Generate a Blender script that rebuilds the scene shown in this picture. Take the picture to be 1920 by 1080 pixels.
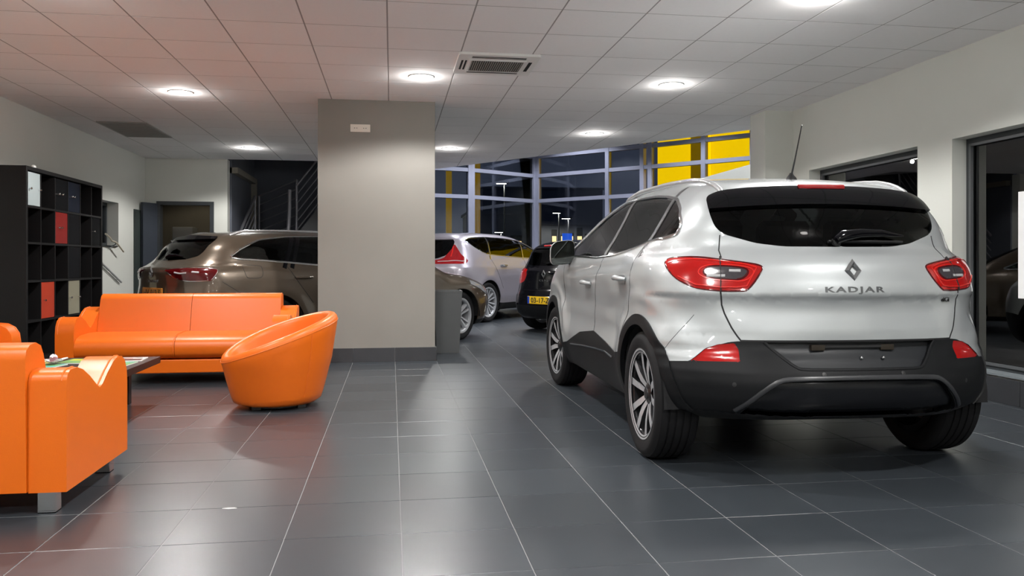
import bpy, bmesh, math, random
import numpy as np
from mathutils import Vector, Matrix, Euler
for o in list(bpy.data.objects): bpy.data.objects.remove(o, do_unlink=True)
scene = bpy.context.scene
C = scene.collection
R = math.radians
random.seed(7)

# ---------------------------------------------------------------- camera
FPX, HZ, CAMH, YAW = 1506.0, 494.0, 1.055, 8.534
cam_d = bpy.data.cameras.new('camera'); cam = bpy.data.objects.new('camera', cam_d); C.objects.link(cam)
cam.location = (0, 0, CAMH); cam.rotation_euler = (R(90), 0, R(-YAW))
cam_d.sensor_width = 36.0; cam_d.sensor_fit = 'HORIZONTAL'; cam_d.lens = FPX/1920*36.0
cam_d.shift_y = -(540-HZ)/1920.0
cam_d.clip_start = 0.05; cam_d.clip_end = 500
scene.camera = cam

# ---------------------------------------------------------------- night sky, exposure
w = bpy.data.worlds.new('night'); scene.world = w; w.use_nodes = True
wn = w.node_tree; bg = wn.nodes['Background']
bg.inputs[1].default_value = 0.55
wtc = wn.nodes.new('ShaderNodeTexCoord'); wsx = wn.nodes.new('ShaderNodeSeparateXYZ'); wcr = wn.nodes.new('ShaderNodeValToRGB')
wn.links.new(wtc.outputs['Generated'], wsx.inputs[0]); wn.links.new(wsx.outputs['Z'], wcr.inputs[0]); wn.links.new(wcr.outputs[0], bg.inputs[0])
wcr.color_ramp.elements[0].position = 0.0; wcr.color_ramp.elements[0].color = (0.095, 0.11, 0.16, 1); wcr.color_ramp.elements[1].position = 0.35; wcr.color_ramp.elements[1].color = (0.028, 0.036, 0.07, 1)   # even dusk sky, paler at the horizon
scene.view_settings.view_transform = 'Standard'; scene.view_settings.look = 'None'
scene.view_settings.gamma = 1.0; scene.view_settings.use_curve_mapping = False
scene.view_settings.exposure = 0.2

H = 2.81            # showroom ceiling
XL, XR = -4.05, 4.57

# ---------------------------------------------------------------- downlights (lamps of the room)
def lamp(name, loc, power, color=(1.0, 0.982, 0.955), size=0.07, cone=149, blend=0.30):
    d = bpy.data.lights.new(name, 'SPOT'); d.energy = power; d.color = color
    d.spot_size = R(cone); d.spot_blend = blend; d.shadow_soft_size = size
    o = bpy.data.objects.new(name, d); C.objects.link(o); o.location = loc
    return o
LAMP_W = 205.0; BAY_W = 420.0
# ---------------------------------------------------------------- materials
MATS = {}
def mat(name, col, rough=0.5, metal=0.0, coat=0.0, coat_rough=0.03, var=0.0, scale=8.0, bump=0.0, bscale=60.0, spec=0.5, emit=None, estr=0.0, rand=0.0, stretch=None, rvar=0.0):
    if name in MATS: return MATS[name]
    m = bpy.data.materials.new(name); m.use_nodes = True; MATS[name] = m
    nt = m.node_tree; N = nt.nodes; L = nt.links; b = N['Principled BSDF']
    b.inputs['Base Color'].default_value = (*col, 1); b.inputs['Roughness'].default_value = rough
    b.inputs['Metallic'].default_value = metal; b.inputs['Specular IOR Level'].default_value = spec
    b.inputs['Coat Weight'].default_value = coat; b.inputs['Coat Roughness'].default_value = coat_rough
    if emit: b.inputs['Emission Color'].default_value = (*emit, 1); b.inputs['Emission Strength'].default_value = estr
    tc = N.new('ShaderNodeTexCoord'); mp = N.new('ShaderNodeMapping'); L.new(tc.outputs['Object'], mp.inputs[0])
    if stretch: mp.inputs['Scale'].default_value = stretch
    nz = N.new('ShaderNodeTexNoise'); nz.inputs['Scale'].default_value = scale; nz.inputs['Detail'].default_value = 4
    L.new(mp.outputs[0], nz.inputs['Vector'])
    if var or rand:
        hs = N.new('ShaderNodeHueSaturation'); hs.inputs['Color'].default_value = (*col, 1)
        mr = N.new('ShaderNodeMapRange'); mr.inputs['To Min'].default_value = 1-var; mr.inputs['To Max'].default_value = 1+var
        L.new(nz.outputs['Fac'], mr.inputs['Value'])
        if rand:
            oi = N.new('ShaderNodeObjectInfo'); m2 = N.new('ShaderNodeMapRange')
            m2.inputs['To Min'].default_value = 1-rand; m2.inputs['To Max'].default_value = 1+rand
            L.new(oi.outputs['Random'], m2.inputs['Value'])
            mu = N.new('ShaderNodeMath'); mu.operation = 'MULTIPLY'; L.new(mr.outputs[0], mu.inputs[0]); L.new(m2.outputs[0], mu.inputs[1])
            L.new(mu.outputs[0], hs.inputs['Value'])
        else: L.new(mr.outputs[0], hs.inputs['Value'])
        L.new(hs.outputs[0], b.inputs['Base Color'])
    if rvar:
        m3 = N.new('ShaderNodeMapRange'); m3.inputs['To Min'].default_value = rough-rvar; m3.inputs['To Max'].default_value = rough+rvar
        L.new(nz.outputs['Fac'], m3.inputs['Value']); L.new(m3.outputs[0], b.inputs['Roughness'])
    if bump:
        n2 = N.new('ShaderNodeTexNoise'); n2.inputs['Scale'].default_value = bscale; n2.inputs['Detail'].default_value = 3
        L.new(mp.outputs[0], n2.inputs['Vector'])
        bp = N.new('ShaderNodeBump'); bp.inputs['Strength'].default_value = bump; bp.inputs['Distance'].default_value = 0.004
        L.new(n2.outputs['Fac'], bp.inputs['Height']); L.new(bp.outputs[0], b.inputs['Normal'])
    return m
def glass(name, tint, refl=1.0, rough=0.0, ior=1.5):
    if name in MATS: return MATS[name]
    m = bpy.data.materials.new(name); m.use_nodes = True; MATS[name] = m
    nt = m.node_tree; N = nt.nodes; L = nt.links; N.remove(N['Principled BSDF'])
    out = N['Material Output']; tr = N.new('ShaderNodeBsdfTransparent'); tr.inputs[0].default_value = (*tint, 1)
    gl = N.new('ShaderNodeBsdfGlossy'); gl.inputs['Roughness'].default_value = rough; gl.inputs[0].default_value = (refl, refl, refl, 1)
    fr = N.new('ShaderNodeFresnel'); fr.inputs[0].default_value = ior
    mx = N.new('ShaderNodeMixShader'); L.new(fr.outputs[0], mx.inputs[0]); L.new(tr.outputs[0], mx.inputs[1]); L.new(gl.outputs[0], mx.inputs[2])
    L.new(mx.outputs[0], out.inputs[0]); return m

M_TILE = mat('slate_tile', (0.034, 0.040, 0.047), 0.31, var=0.20, scale=7, rand=0.12, stretch=(1, 2.6, 1), rvar=0.02, spec=0.55)
M_GROUT = mat('grout', (0.22, 0.22, 0.22), 0.8, var=0.1)
M_SKIRT = mat('skirting_tile', (0.035, 0.037, 0.042), 0.45, var=0.2, scale=6, rand=0.1)
M_WALL = mat('wall_paint', (0.66, 0.67, 0.625), 0.75, var=0.03, scale=2, bump=0.05, bscale=150)
M_COLUMN = mat('grey_plaster', (0.235, 0.222, 0.20), 0.6, var=0.06, scale=3, bump=0.06, bscale=90)
M_CTILE = mat('ceiling_tile', (0.88, 0.87, 0.875), 0.9, var=0.02, scale=30, bump=0.2, bscale=250, rand=0.02)
M_TBAR = mat('ceiling_grid_bar', (0.31, 0.30, 0.30), 0.6, var=0.03)
M_WHITE = mat('white_plastic', (0.8, 0.8, 0.78), 0.4, var=0.02)
M_DARKFRAME = mat('dark_frame', (0.035, 0.04, 0.045), 0.4, var=0.08)
M_ALU = mat('grey_blue_aluminium', (0.27, 0.285, 0.37), 0.45, metal=0.0, var=0.06)
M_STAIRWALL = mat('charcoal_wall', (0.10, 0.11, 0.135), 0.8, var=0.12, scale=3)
M_GLASS = glass('window_glass', (0.75, 0.78, 0.8)); M_SGLASS = glass('coated_window_glass', (0.62, 0.66, 0.64), ior=2.1)
M_STEEL = mat('brushed_steel', (0.55, 0.56, 0.58), 0.3, metal=1.0, var=0.05)
M_CHROME = mat('chrome', (0.75, 0.76, 0.78), 0.10, metal=1.0, var=0.03)
M_ORANGE = mat('orange_leather', (0.68, 0.128, 0.004), 0.38, var=0.05, scale=3, bump=0.10, bscale=220, spec=0.45)
M_STITCH = mat('orange_stitching', (0.70, 0.14, 0.01), 0.5, var=0.05)
M_WENGE = mat('black_brown_wood', (0.012, 0.010, 0.010), 0.42, var=0.25, scale=6, stretch=(1, 8, 1))
M_SHELF = mat('black_brown_shelf', (0.0055, 0.005, 0.0055), 0.55, spec=0.3, var=0.2, scale=6, stretch=(1, 1, 6))
M_BLACK = mat('black_plastic', (0.012, 0.012, 0.013), 0.45, var=0.1)
M_VOID = mat('dark_interior', (0.006, 0.006, 0.007), 0.9, var=0.1)

# ---------------------------------------------------------------- mesh helpers
def link(name, me, m=None, parent=None, smooth=False):
    if m is not None:
        for q in (m if isinstance(m, (list, tuple)) else [m]): me.materials.append(q)
    o = bpy.data.objects.new(name, me); C.objects.link(o)
    if parent: o.parent = parent
    if smooth: me.shade_smooth()
    return o
def from_bm(name, bm, m, parent=None, smooth=False, auto=None):
    bmesh.ops.recalc_face_normals(bm, faces=bm.faces[:])
    me = bpy.data.meshes.new(name); bm.to_mesh(me); bm.free()
    o = link(name, me, m, parent, smooth or auto is not None)
    if auto is not None: me.set_sharp_from_angle(angle=R(auto))
    return o
def pyd(name, V, F, m, parent=None, smooth=False, auto=None):
    me = bpy.data.meshes.new(name); me.from_pydata([tuple(v) for v in V], [], [tuple(f) for f in F]); me.update()
    bm = bmesh.new(); bm.from_mesh(me); bpy.data.meshes.remove(me)
    return from_bm(name, bm, m, parent, smooth, auto)
def thing(name, label, cat, loc=(0, 0, 0), rz=0.0, group=None):
    o = bpy.data.objects.new(name, None); C.objects.link(o); o.empty_display_size = 0.1
    o.location = loc; o.rotation_euler = (0, 0, rz)
    return tag(o, label, cat, group)
def tag(o, label, cat, group=None):
    o['label'] = label; o['category'] = cat
    if group: o['group'] = group
    return o
def struct(o, label=None, cat=None):
    o['kind'] = 'structure'
    if label: o['label'] = label
    if cat: o['category'] = cat
    return o
def bm_box(bm, lo, hi):
    v = [bm.verts.new((x, y, z)) for x in (lo[0], hi[0]) for y in (lo[1], hi[1]) for z in (lo[2], hi[2])]
    for q in ((0, 1, 3, 2), (4, 6, 7, 5), (0, 4, 5, 1), (2, 3, 7, 6), (0, 2, 6, 4), (1, 5, 7, 3)):
        bm.faces.new([v[i] for i in q])
def weigh(o):
    w_ = o.modifiers.new('weighted_normals', 'WEIGHTED_NORMAL'); w_.weight = 80; w_.keep_sharp = True
def boxes(name, L, m, parent=None, bevel=0.0, seg=2):
    bm = bmesh.new()
    for lo, hi in L: bm_box(bm, lo, hi)
    if bevel: bmesh.ops.bevel(bm, geom=bm.edges[:], offset=bevel, segments=seg, profile=0.5, affect='EDGES', clamp_overlap=True)
    o = from_bm(name, bm, m, parent, auto=40 if bevel else None)
    if bevel: weigh(o)
    return o
def box(name, lo, hi, m, parent=None, bevel=0.0, seg=2): return boxes(name, [(lo, hi)], m, parent, bevel, seg)
def bm_tube(bm, pts, r, n=10, closed=False, caps=True):
    P = [Vector(p) for p in pts]; rings = []; up0 = None
    for i, p in enumerate(P):
        a = P[i-1] if (i > 0 or closed) else p; b = P[(i+1) % len(P)] if (i < len(P)-1 or closed) else p
        t = (b-a).normalized()
        if up0 is None:
            up0 = Vector((0, 0, 1)) if abs(t.z) < 0.9 else Vector((1, 0, 0))
        s = t.cross(up0).normalized(); u = s.cross(t).normalized(); up0 = u
        rr = r[i] if isinstance(r, (list, tuple)) else r
        rings.append([bm.verts.new(p+(s*math.cos(2*math.pi*k/n)+u*math.sin(2*math.pi*k/n))*rr) for k in range(n)])
    m = len(rings)
    for i in range(m if closed else m-1):
        A, B = rings[i], rings[(i+1) % m]
        for k in range(n): bm.faces.new((A[k], A[(k+1) % n], B[(k+1) % n], B[k]))
    if caps and not closed: bm.faces.new(rings[0][::-1]); bm.faces.new(rings[-1])
def tube(name, pts, r, m, parent=None, n=10, closed=False):
    bm = bmesh.new(); bm_tube(bm, pts, r, n, closed); return from_bm(name, bm, m, parent, auto=50)
def bm_lathe(bm, prof, n=48, axis='z', cen=(0, 0, 0)):
    rings = []
    for (r, a) in prof:
        ring = []
        for k in range(n):
            c, s = math.cos(2*math.pi*k/n)*r, math.sin(2*math.pi*k/n)*r
            p = (c, s, a) if axis == 'z' else (c, a, s)
            ring.append(bm.verts.new((p[0]+cen[0], p[1]+cen[1], p[2]+cen[2])))
        rings.append(ring)
    for A, B in zip(rings, rings[1:]):
        for k in range(n): bm.faces.new((A[k], A[(k+1) % n], B[(k+1) % n], B[k]))
    return rings
def lathe(name, prof, m, parent=None, n=48, axis='z', cen=(0, 0, 0), auto=35, cap=False):
    bm = bmesh.new(); r = bm_lathe(bm, prof, n, axis, cen)
    if cap:
        bm.faces.new(r[0]); bm.faces.new(r[-1])
    return from_bm(name, bm, m, parent, auto=auto)
def bm_prism(bm, poly, to3, a, b):
    """extrude a 2-D polygon between depth a and b; to3(u,v,d)->xyz"""
    A = [bm.verts.new(to3(u, v, a)) for u, v in poly]; B = [bm.verts.new(to3(u, v, b)) for u, v in poly]
    n = len(poly)
    for i in range(n): bm.faces.new((A[i], A[(i+1) % n], B[(i+1) % n], B[i]))
    return bm.faces.new(A[::-1]), bm.faces.new(B)
def prism(name, poly, to3, a, b, m, parent=None, bevel=0.0, seg=3, auto=35):
    bm = bmesh.new(); bm_prism(bm, poly, to3, a, b)
    if bevel:
        ed = [e for e in bm.edges if len(e.link_faces) == 2 and e.calc_face_angle(0) > R(50)]
        bmesh.ops.recalc_face_normals(bm, faces=bm.faces[:])
        bmesh.ops.bevel(bm, geom=ed, offset=bevel, segments=seg, profile=0.5, affect='EDGES', clamp_overlap=True)
    o = from_bm(name, bm, m, parent, auto=auto)
    if bevel: weigh(o)
    return o
def text_obj(name, body, size, m, parent, extrude=0.002, width=None, height=None, bold=0.0, spacing=1.0):
    """raised lettering in the local x-z plane, centred, facing -y"""
    cu = bpy.data.curves.new(name, 'FONT'); cu.body = body; cu.size = size; cu.extrude = extrude; cu.space_character = spacing
    cu.offset = bold; cu.align_x = 'CENTER'; cu.align_y = 'CENTER'; cu.resolution_u = 3
    t = bpy.data.objects.new(name+'_tmp', cu); C.objects.link(t)
    dg = bpy.context.evaluated_depsgraph_get(); dg.update()
    me = bpy.data.meshes.new_from_object(t.evaluated_get(dg)); bpy.data.objects.remove(t); bpy.data.curves.remove(cu)
    co = np.empty(len(me.vertices)*3); me.vertices.foreach_get('co', co); co = co.reshape(-1, 3)
    mn, mx = co.min(0), co.max(0); co -= (mn+mx)/2
    if width: co[:, 0] *= width/max(mx[0]-mn[0], 1e-6)
    if height: co[:, 1] *= height/max(mx[1]-mn[1], 1e-6)
    co = np.stack([co[:, 0], -co[:, 2], co[:, 1]], 1)
    me.vertices.foreach_set('co', co.ravel()); me.update(); me.materials.clear()
    return link(name, me, m, parent)
def copy_tree(o, parent=None):
    c = o.copy(); C.objects.link(c); c.parent = parent
    for ch in list(o.children): copy_tree(ch, c)
    return c
# ---------------------------------------------------------------- implicit car body tools (numpy)
def pchip(xs, ys):
    xs = np.array(xs, float); ys = np.array(ys, float)
    h = np.diff(xs); d = np.diff(ys)/h
    m = np.zeros_like(ys); m[0] = d[0]; m[-1] = d[-1]
    for i in range(1, len(xs)-1):
        if d[i-1]*d[i] > 0:
            w1 = 2*h[i]+h[i-1]; w2 = h[i]+2*h[i-1]
            m[i] = (w1+w2)/(w1/d[i-1]+w2/d[i])
    def f(x):
        x = np.clip(np.asarray(x, float), xs[0], xs[-1])
        i = np.clip(np.searchsorted(xs, x)-1, 0, len(xs)-2)
        t = (x-xs[i])/h[i]; t2 = t*t; t3 = t2*t
        return (2*t3-3*t2+1)*ys[i]+(t3-2*t2+t)*h[i]*m[i]+(-2*t3+3*t2)*ys[i+1]+(t3-t2)*h[i]*m[i+1]
    return f

def smax(a, b, k):
    h = np.maximum(k-np.abs(a-b), 0)/k
    return np.maximum(a, b)+h*h*k*0.25

class Body:
    def __init__(s, top, rear, rearc, plan, tumble, front, frontc, bottom, wheels, crown=0.09,
                 kside=0.16, krear=0.2, ktop=0.16, kback=0.05, flare=0.02, R=0.40, bounds=None, bulge=None):
        s.top = pchip(*zip(*top)); s.rear = pchip(*zip(*rear)); s.rearc = pchip(*zip(*rearc))
        s.plan = pchip(*zip(*plan)); s.tumble = pchip(*zip(*tumble))
        s.front = pchip(*zip(*front)); s.frontc = frontc; s.bottom = pchip(*zip(*bottom))
        s.wheels = wheels; s.crown = crown; s.kside = kside
        s.krear = pchip(*zip(*krear)) if isinstance(krear, (list, tuple)) else (lambda z: krear)
        s.ktop = ktop; s.kback = kback
        s.flare = flare; s.R = R; s.bounds = bounds; s.bulge = bulge
    def F(s, P):
        x, y, z = P[:, 0], np.abs(P[:, 1]), P[:, 2]
        e = 0.01
        w = s.plan(x)+s.tumble(z)
        for (wx, wz) in s.wheels:
            r = np.hypot(x-wx, z-wz)
            w = w+s.flare*np.exp(-((r-s.R)/0.10)**2)*(z < 1.2)
        if s.bulge: w = w+s.bulge(x, z)
        side = (y-w)/1.05
        t = s.top(x); tg = (s.top(x+e)-s.top(x-e))/(2*e)
        top = (z-(t-s.crown*y*y))/np.sqrt(1+tg*tg)
        r = s.rear(z); rg = (s.rear(z+e)-s.rear(z-e))/(2*e); kc = s.rearc(z)
        rear = (r+kc*y*y-x)/np.sqrt(1+rg*rg+(2*kc*y)**2)
        fr = s.front(z); fg = (s.front(z+e)-s.front(z-e))/(2*e)
        front = (x-(fr-s.frontc*y*y))/np.sqrt(1+fg*fg+(2*s.frontc*y)**2)
        v = smax(top, rear, s.kback)
        v = smax(v, front, 0.10)
        k = np.where(rear > np.maximum(top, front), s.krear(z), s.ktop)
        a = smax(smax(side, rear, s.krear(z)), top, s.ktop)
        a = smax(a, front, 0.30)
        a = np.maximum(a, v)
        b = s.bottom(x)-z
        return smax(a, b, 0.04)
    def grad(s, P):
        e = 2e-3; g = np.empty_like(P)
        for i in range(3):
            d = np.zeros(3); d[i] = e
            g[:, i] = (s.F(P+d)-s.F(P-d))/(2*e)
        return g
    def project(s, P, n=4):
        P = P.copy()
        for _ in range(n):
            g = s.grad(P); f = s.F(P); gg = np.maximum((g*g).sum(1), 0.05)
            st = np.clip(f/gg, -0.05, 0.05)
            P -= g*st[:, None]
        return P
    def normal(s, P):
        g = s.grad(P); return g/np.maximum(np.linalg.norm(g, axis=1), 1e-9)[:, None]
    def cast(s, O, D, tmax=8.0):
        O = np.array(O, float); D = np.array(D, float); D = D/np.linalg.norm(D)
        ts = np.linspace(0, tmax, 1600); v = s.F(O[None]+ts[:, None]*D[None])
        i = np.argmax(v < 0)
        if v[i] >= 0: return None
        a, b = ts[i-1], ts[i]
        for _ in range(25):
            m = (a+b)/2
            if s.F((O+m*D)[None])[0] < 0: b = m
            else: a = m
        return O+b*D

def surface_nets(body, res):
    (x0, x1), (y0, y1), (z0, z1) = body.bounds
    nx, ny, nz = [int(math.ceil((b-a)/res))+1 for a, b in body.bounds]
    if ny % 2 == 0: ny += 1
    xs = x0+np.arange(nx)*res; ys = (np.arange(ny)-(ny-1)/2)*res; zs = z0+np.arange(nz)*res
    G = np.stack(np.meshgrid(xs, ys, zs, indexing='ij'), -1)
    v = body.F(G.reshape(-1, 3)).reshape(nx, ny, nz)
    ins = v < 0
    c = np.zeros((nx-1, ny-1, nz-1), int)
    for i in (0, 1):
        for j in (0, 1):
            for k in (0, 1):
                c += ins[i:nx-1+i, j:ny-1+j, k:nz-1+k]
    act = (c > 0) & (c < 8)
    idx = -np.ones(act.shape, int); idx[act] = np.arange(act.sum())
    cells = np.argwhere(act)
    acc = np.zeros((len(cells), 3)); cnt = np.zeros(len(cells))
    cor = [(i, j, k) for i in (0, 1) for j in (0, 1) for k in (0, 1)]
    for a in cor:
        for ax in range(3):
            if a[ax]: continue
            b = list(a); b[ax] = 1
            ia = cells+np.array(a); ib = cells+np.array(b)
            va = v[ia[:, 0], ia[:, 1], ia[:, 2]]; vb = v[ib[:, 0], ib[:, 1], ib[:, 2]]
            m = (va < 0) != (vb < 0)
            t = np.where(m, va/np.where(m, va-vb, 1), 0)
            p = ia+t[:, None]*(ib-ia)
            acc[m] += p[m]; cnt[m] += 1
    P = acc/cnt[:, None]*res+np.array([x0, ys[0], z0])
    quads = []
    for ax in range(3):
        o1, o2 = [(1, 2), (2, 0), (0, 1)][ax]
        sl = [slice(None)]*3; sl2 = [slice(None)]*3
        sl[ax] = slice(0, -1); sl2[ax] = slice(1, None)
        A = ins[tuple(sl)]; B = ins[tuple(sl2)]
        e = np.argwhere(A != B)
        ok = np.all(e[:, [o1, o2]] > 0, axis=1) & (e[:, o1] < act.shape[o1]) & (e[:, o2] < act.shape[o2])
        e = e[ok]
        def cell(d1, d2):
            q = e.copy(); q[:, o1] += d1; q[:, o2] += d2
            return idx[q[:, 0], q[:, 1], q[:, 2]]
        Q = np.stack([cell(-1, -1), cell(0, -1), cell(0, 0), cell(-1, 0)], 1)
        fl = ~A[e[:, 0], e[:, 1], e[:, 2]]
        Q[fl] = Q[fl][:, ::-1]
        quads.append(Q)
    Q = np.concatenate(quads); Q = Q[(Q >= 0).all(1)]
    P = body.project(P, 5)
    # split quads on the shorter diagonal
    d1 = np.linalg.norm(P[Q[:, 0]]-P[Q[:, 2]], axis=1); d2 = np.linalg.norm(P[Q[:, 1]]-P[Q[:, 3]], axis=1)
    m = d1 <= d2
    T = np.concatenate([Q[m][:, [0, 1, 2]], Q[m][:, [0, 2, 3]], Q[~m][:, [0, 1, 3]], Q[~m][:, [1, 2, 3]]])
    return P, T

def poly_sd(pts):
    """signed distance to a closed 2-D polygon, positive inside"""
    A = np.array(pts, float); B = np.roll(A, -1, axis=0)
    def f(u, v):
        p = np.stack([u, v], 1); best = np.full(len(p), 1e9); inside = np.zeros(len(p), bool)
        for a, b in zip(A, B):
            ab = b-a; t = np.clip(((p-a)@ab)/max(ab@ab, 1e-12), 0, 1)
            d = np.linalg.norm(p-(a+t[:, None]*ab), axis=1); best = np.minimum(best, d)
            c = (a[1] > p[:, 1]) != (b[1] > p[:, 1])
            with np.errstate(divide='ignore', invalid='ignore'):
                xi = (b[0]-a[0])*(p[:, 1]-a[1])/(b[1]-a[1])+a[0]
            inside ^= c & (p[:, 0] < xi)
        return np.where(inside, best, -best)
    return f

def round_poly(pts, r, n=5):
    """round the corners of a polygon"""
    out = []; N = len(pts); P = [np.array(p, float) for p in pts]
    rr = r if isinstance(r, (list, tuple)) else [r]*N
    for i in range(N):
        p0, p, p1 = P[i-1], P[i], P[(i+1) % N]
        d0 = p0-p; d1 = p1-p; l0 = np.linalg.norm(d0); l1 = np.linalg.norm(d1)
        c = min(rr[i], l0*0.49, l1*0.49)
        if c < 1e-5: out.append(tuple(p)); continue
        a = p+d0/l0*c; b = p+d1/l1*c
        for k in range(n+1):
            t = k/n; out.append(tuple((1-t)**2*a+2*t*(1-t)*p+t*t*b))
    return out

class Shell:
    """triangle mesh on an implicit body that can be cut along scalar fields"""
    def __init__(s, body, res):
        s.b = body; s.V, s.T = surface_nets(body, res)
    def cut(s, field, eps=3e-4, where=None):
        S = field(s.V); S = np.where(np.abs(S) < eps, 0, S)
        ST = S[s.T]; mx = ST.max(1); mn = ST.min(1)
        cross = (mx > 0) & (mn < 0)
        if where is not None: cross &= where(s.V[s.T].mean(1))
        keep = s.T[~cross]; todo = s.T[cross]
        if len(todo) == 0: return
        n0 = len(s.V); new = []; edge = {}
        def ev(a, b):
            k = (a, b) if a < b else (b, a)
            i = edge.get(k)
            if i is None:
                t = S[k[0]]/(S[k[0]]-S[k[1]]); new.append(s.V[k[0]]*(1-t)+s.V[k[1]]*t)
                i = n0+len(new)-1; edge[k] = i
            return i
        out = []
        for tri in todo.tolist():
            for r in range(3):
                a, b, c = tri[r], tri[(r+1) % 3], tri[(r+2) % 3]
                sa, sb, sc = S[a], S[b], S[c]
                if sa == 0 and sb*sc < 0:
                    m = ev(b, c); out += [(a, b, m), (a, m, c)]; break
                if sa*sb < 0 and sa*sc < 0:
                    p = ev(a, b); q = ev(a, c); out += [(a, p, q), (p, b, c), (p, c, q)]; break
        s.T = np.concatenate([keep, np.array(out, int).reshape(-1, 3)])
        if new:
            N = s.b.project(np.array(new), 2); s.V = np.concatenate([s.V, N])
    def centroids(s): return s.V[s.T].mean(1)
    def take(s, mask):
        T = s.T[mask]; u, inv = np.unique(T, return_inverse=True)
        return s.V[u], inv.reshape(-1, 3)
# ---------------------------------------------------------------- body of the silver crossover
KAD = Body(
    top=[(0.0,1.40),(0.36,1.425),(0.5,1.47),(0.7,1.512),(1.0,1.555),(1.5,1.592),(2.0,1.598),(2.4,1.575),(2.75,1.50),(3.1,1.33),(3.5,1.10),(3.75,1.03),(4.1,0.96),(4.3,0.87),(4.40,0.74),(4.5,0.6)],
    rear=[(0.22,0.30),(0.28,0.20),(0.33,0.105),(0.40,0.062),(0.47,0.055),(0.53,0.075),(0.60,0.125),(0.66,0.163),(0.72,0.160),(0.77,0.166),(0.825,0.173),(0.87,0.165),(0.905,0.147),(0.93,0.150),(0.97,0.162),(1.04,0.185),(1.09,0.225),(1.14,0.29),(1.25,0.345),(1.36,0.40),(1.42,0.425),(1.6,0.50)],
    rearc=[(0.2,0.10),(0.5,0.10),(0.62,0.14),(0.75,0.24),(0.92,0.34),(1.1,0.36),(1.25,0.26),(1.45,0.20)],
    plan=[(0.0,0.80),(0.3,0.872),(0.8,0.905),(1.3,0.897),(2.0,0.898),(3.0,0.905),(3.45,0.905),(3.9,0.875),(4.4,0.76)],
    tumble=[(0.2,-0.10),(0.32,-0.045),(0.45,-0.012),(0.55,-0.005),(0.68,-0.008),(0.78,-0.022),(0.9,-0.008),(0.98,0.0),(1.05,-0.012),(1.12,-0.05),(1.22,-0.125),(1.35,-0.215),(1.46,-0.285),(1.55,-0.35),(1.65,-0.45)],
    front=[(0.2,4.25),(0.35,4.36),(0.6,4.41),(0.8,4.38),(1.0,4.25),(1.3,4.2)], frontc=0.30,
    bottom=[(0.0,0.30),(0.5,0.27),(1.0,0.235),(3.4,0.235),(4.4,0.26)],
    wheels=[(0.774,0.343),(3.42,0.343)], crown=0.085, krear=[(0.2,0.34),(0.6,0.30),(0.75,0.28),(0.92,0.20),(1.05,0.20),(1.15,0.2),(1.3,0.16),(1.5,0.12)], ktop=0.15, kback=0.045, flare=0.018, R=0.42,
    bounds=((-0.06,4.50),(-0.98,0.98),(0.18,1.68)),
    bulge=lambda x, z: -(0.30*np.clip((0.5-x)/0.45, 0, 1)**1.7)*np.clip((0.86-z)/0.16, 0, 1)
        -0.022*np.exp(-((z-0.64)/0.11)**2)*np.clip((x-1.15)/0.25, 0, 1)*np.clip((3.05-x)/0.25, 0, 1)
        +0.011*np.exp(-((np.minimum(np.hypot(x-0.774, z-0.343), np.hypot(x-3.42, z-0.343))-0.535)/0.045)**2)*np.clip((z-0.45)/0.1, 0, 1)
        -0.010*np.exp(-((z-1.01-0.045*(2.2-x))/0.035)**2)*np.clip((x-0.95)/0.3, 0, 1)*np.clip((3.0-x)/0.3, 0, 1))
# ---------------------------------------------------------------- bodies of the three cars behind
EST = Body(  # bronze estate
    top=[(0.0,1.30),(0.45,1.385),(0.6,1.405),(1.0,1.435),(1.6,1.455),(2.2,1.455),(2.6,1.43),(3.0,1.34),(3.4,1.16),(3.75,0.98),(4.1,0.93),(4.5,0.85),(4.72,0.74),(4.8,0.62),(4.9,0.5)],
    rear=[(0.15,0.25),(0.22,0.12),(0.32,0.03),(0.45,0.0),(0.58,0.02),(0.66,0.075),(0.80,0.085),(0.95,0.07),(1.0,0.09),(1.04,0.16),(1.10,0.24),(1.25,0.36),(1.36,0.45),(1.42,0.47),(1.5,0.6)],
    rearc=[(0.2,0.16),(0.6,0.18),(0.9,0.24),(1.1,0.26),(1.4,0.18)],
    plan=[(0.0,0.82),(0.4,0.885),(1.08,0.915),(1.6,0.905),(2.4,0.905),(3.4,0.915),(3.9,0.915),(4.4,0.85),(4.8,0.7)],
    tumble=[(0.15,-0.09),(0.3,-0.03),(0.5,0.0),(0.72,0.0),(0.86,-0.012),(0.96,-0.04),(1.02,-0.075),(1.15,-0.14),(1.3,-0.215),(1.4,-0.285),(1.5,-0.42)],
    front=[(0.15,4.70),(0.3,4.80),(0.55,4.86),(0.72,4.82),(0.95,4.6)], frontc=0.32,
    bottom=[(0.0,0.24),(0.6,0.19),(4.2,0.19),(4.9,0.22)], wheels=[(1.08,0.335),(3.89,0.335)], crown=0.09,
    krear=[(0.2,0.30),(0.7,0.26),(1.0,0.24),(1.3,0.14)], ktop=0.16, kback=0.05, flare=0.014, R=0.40,
    bounds=((-0.06,4.95),(-0.98,0.98),(0.12,1.54)))
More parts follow.
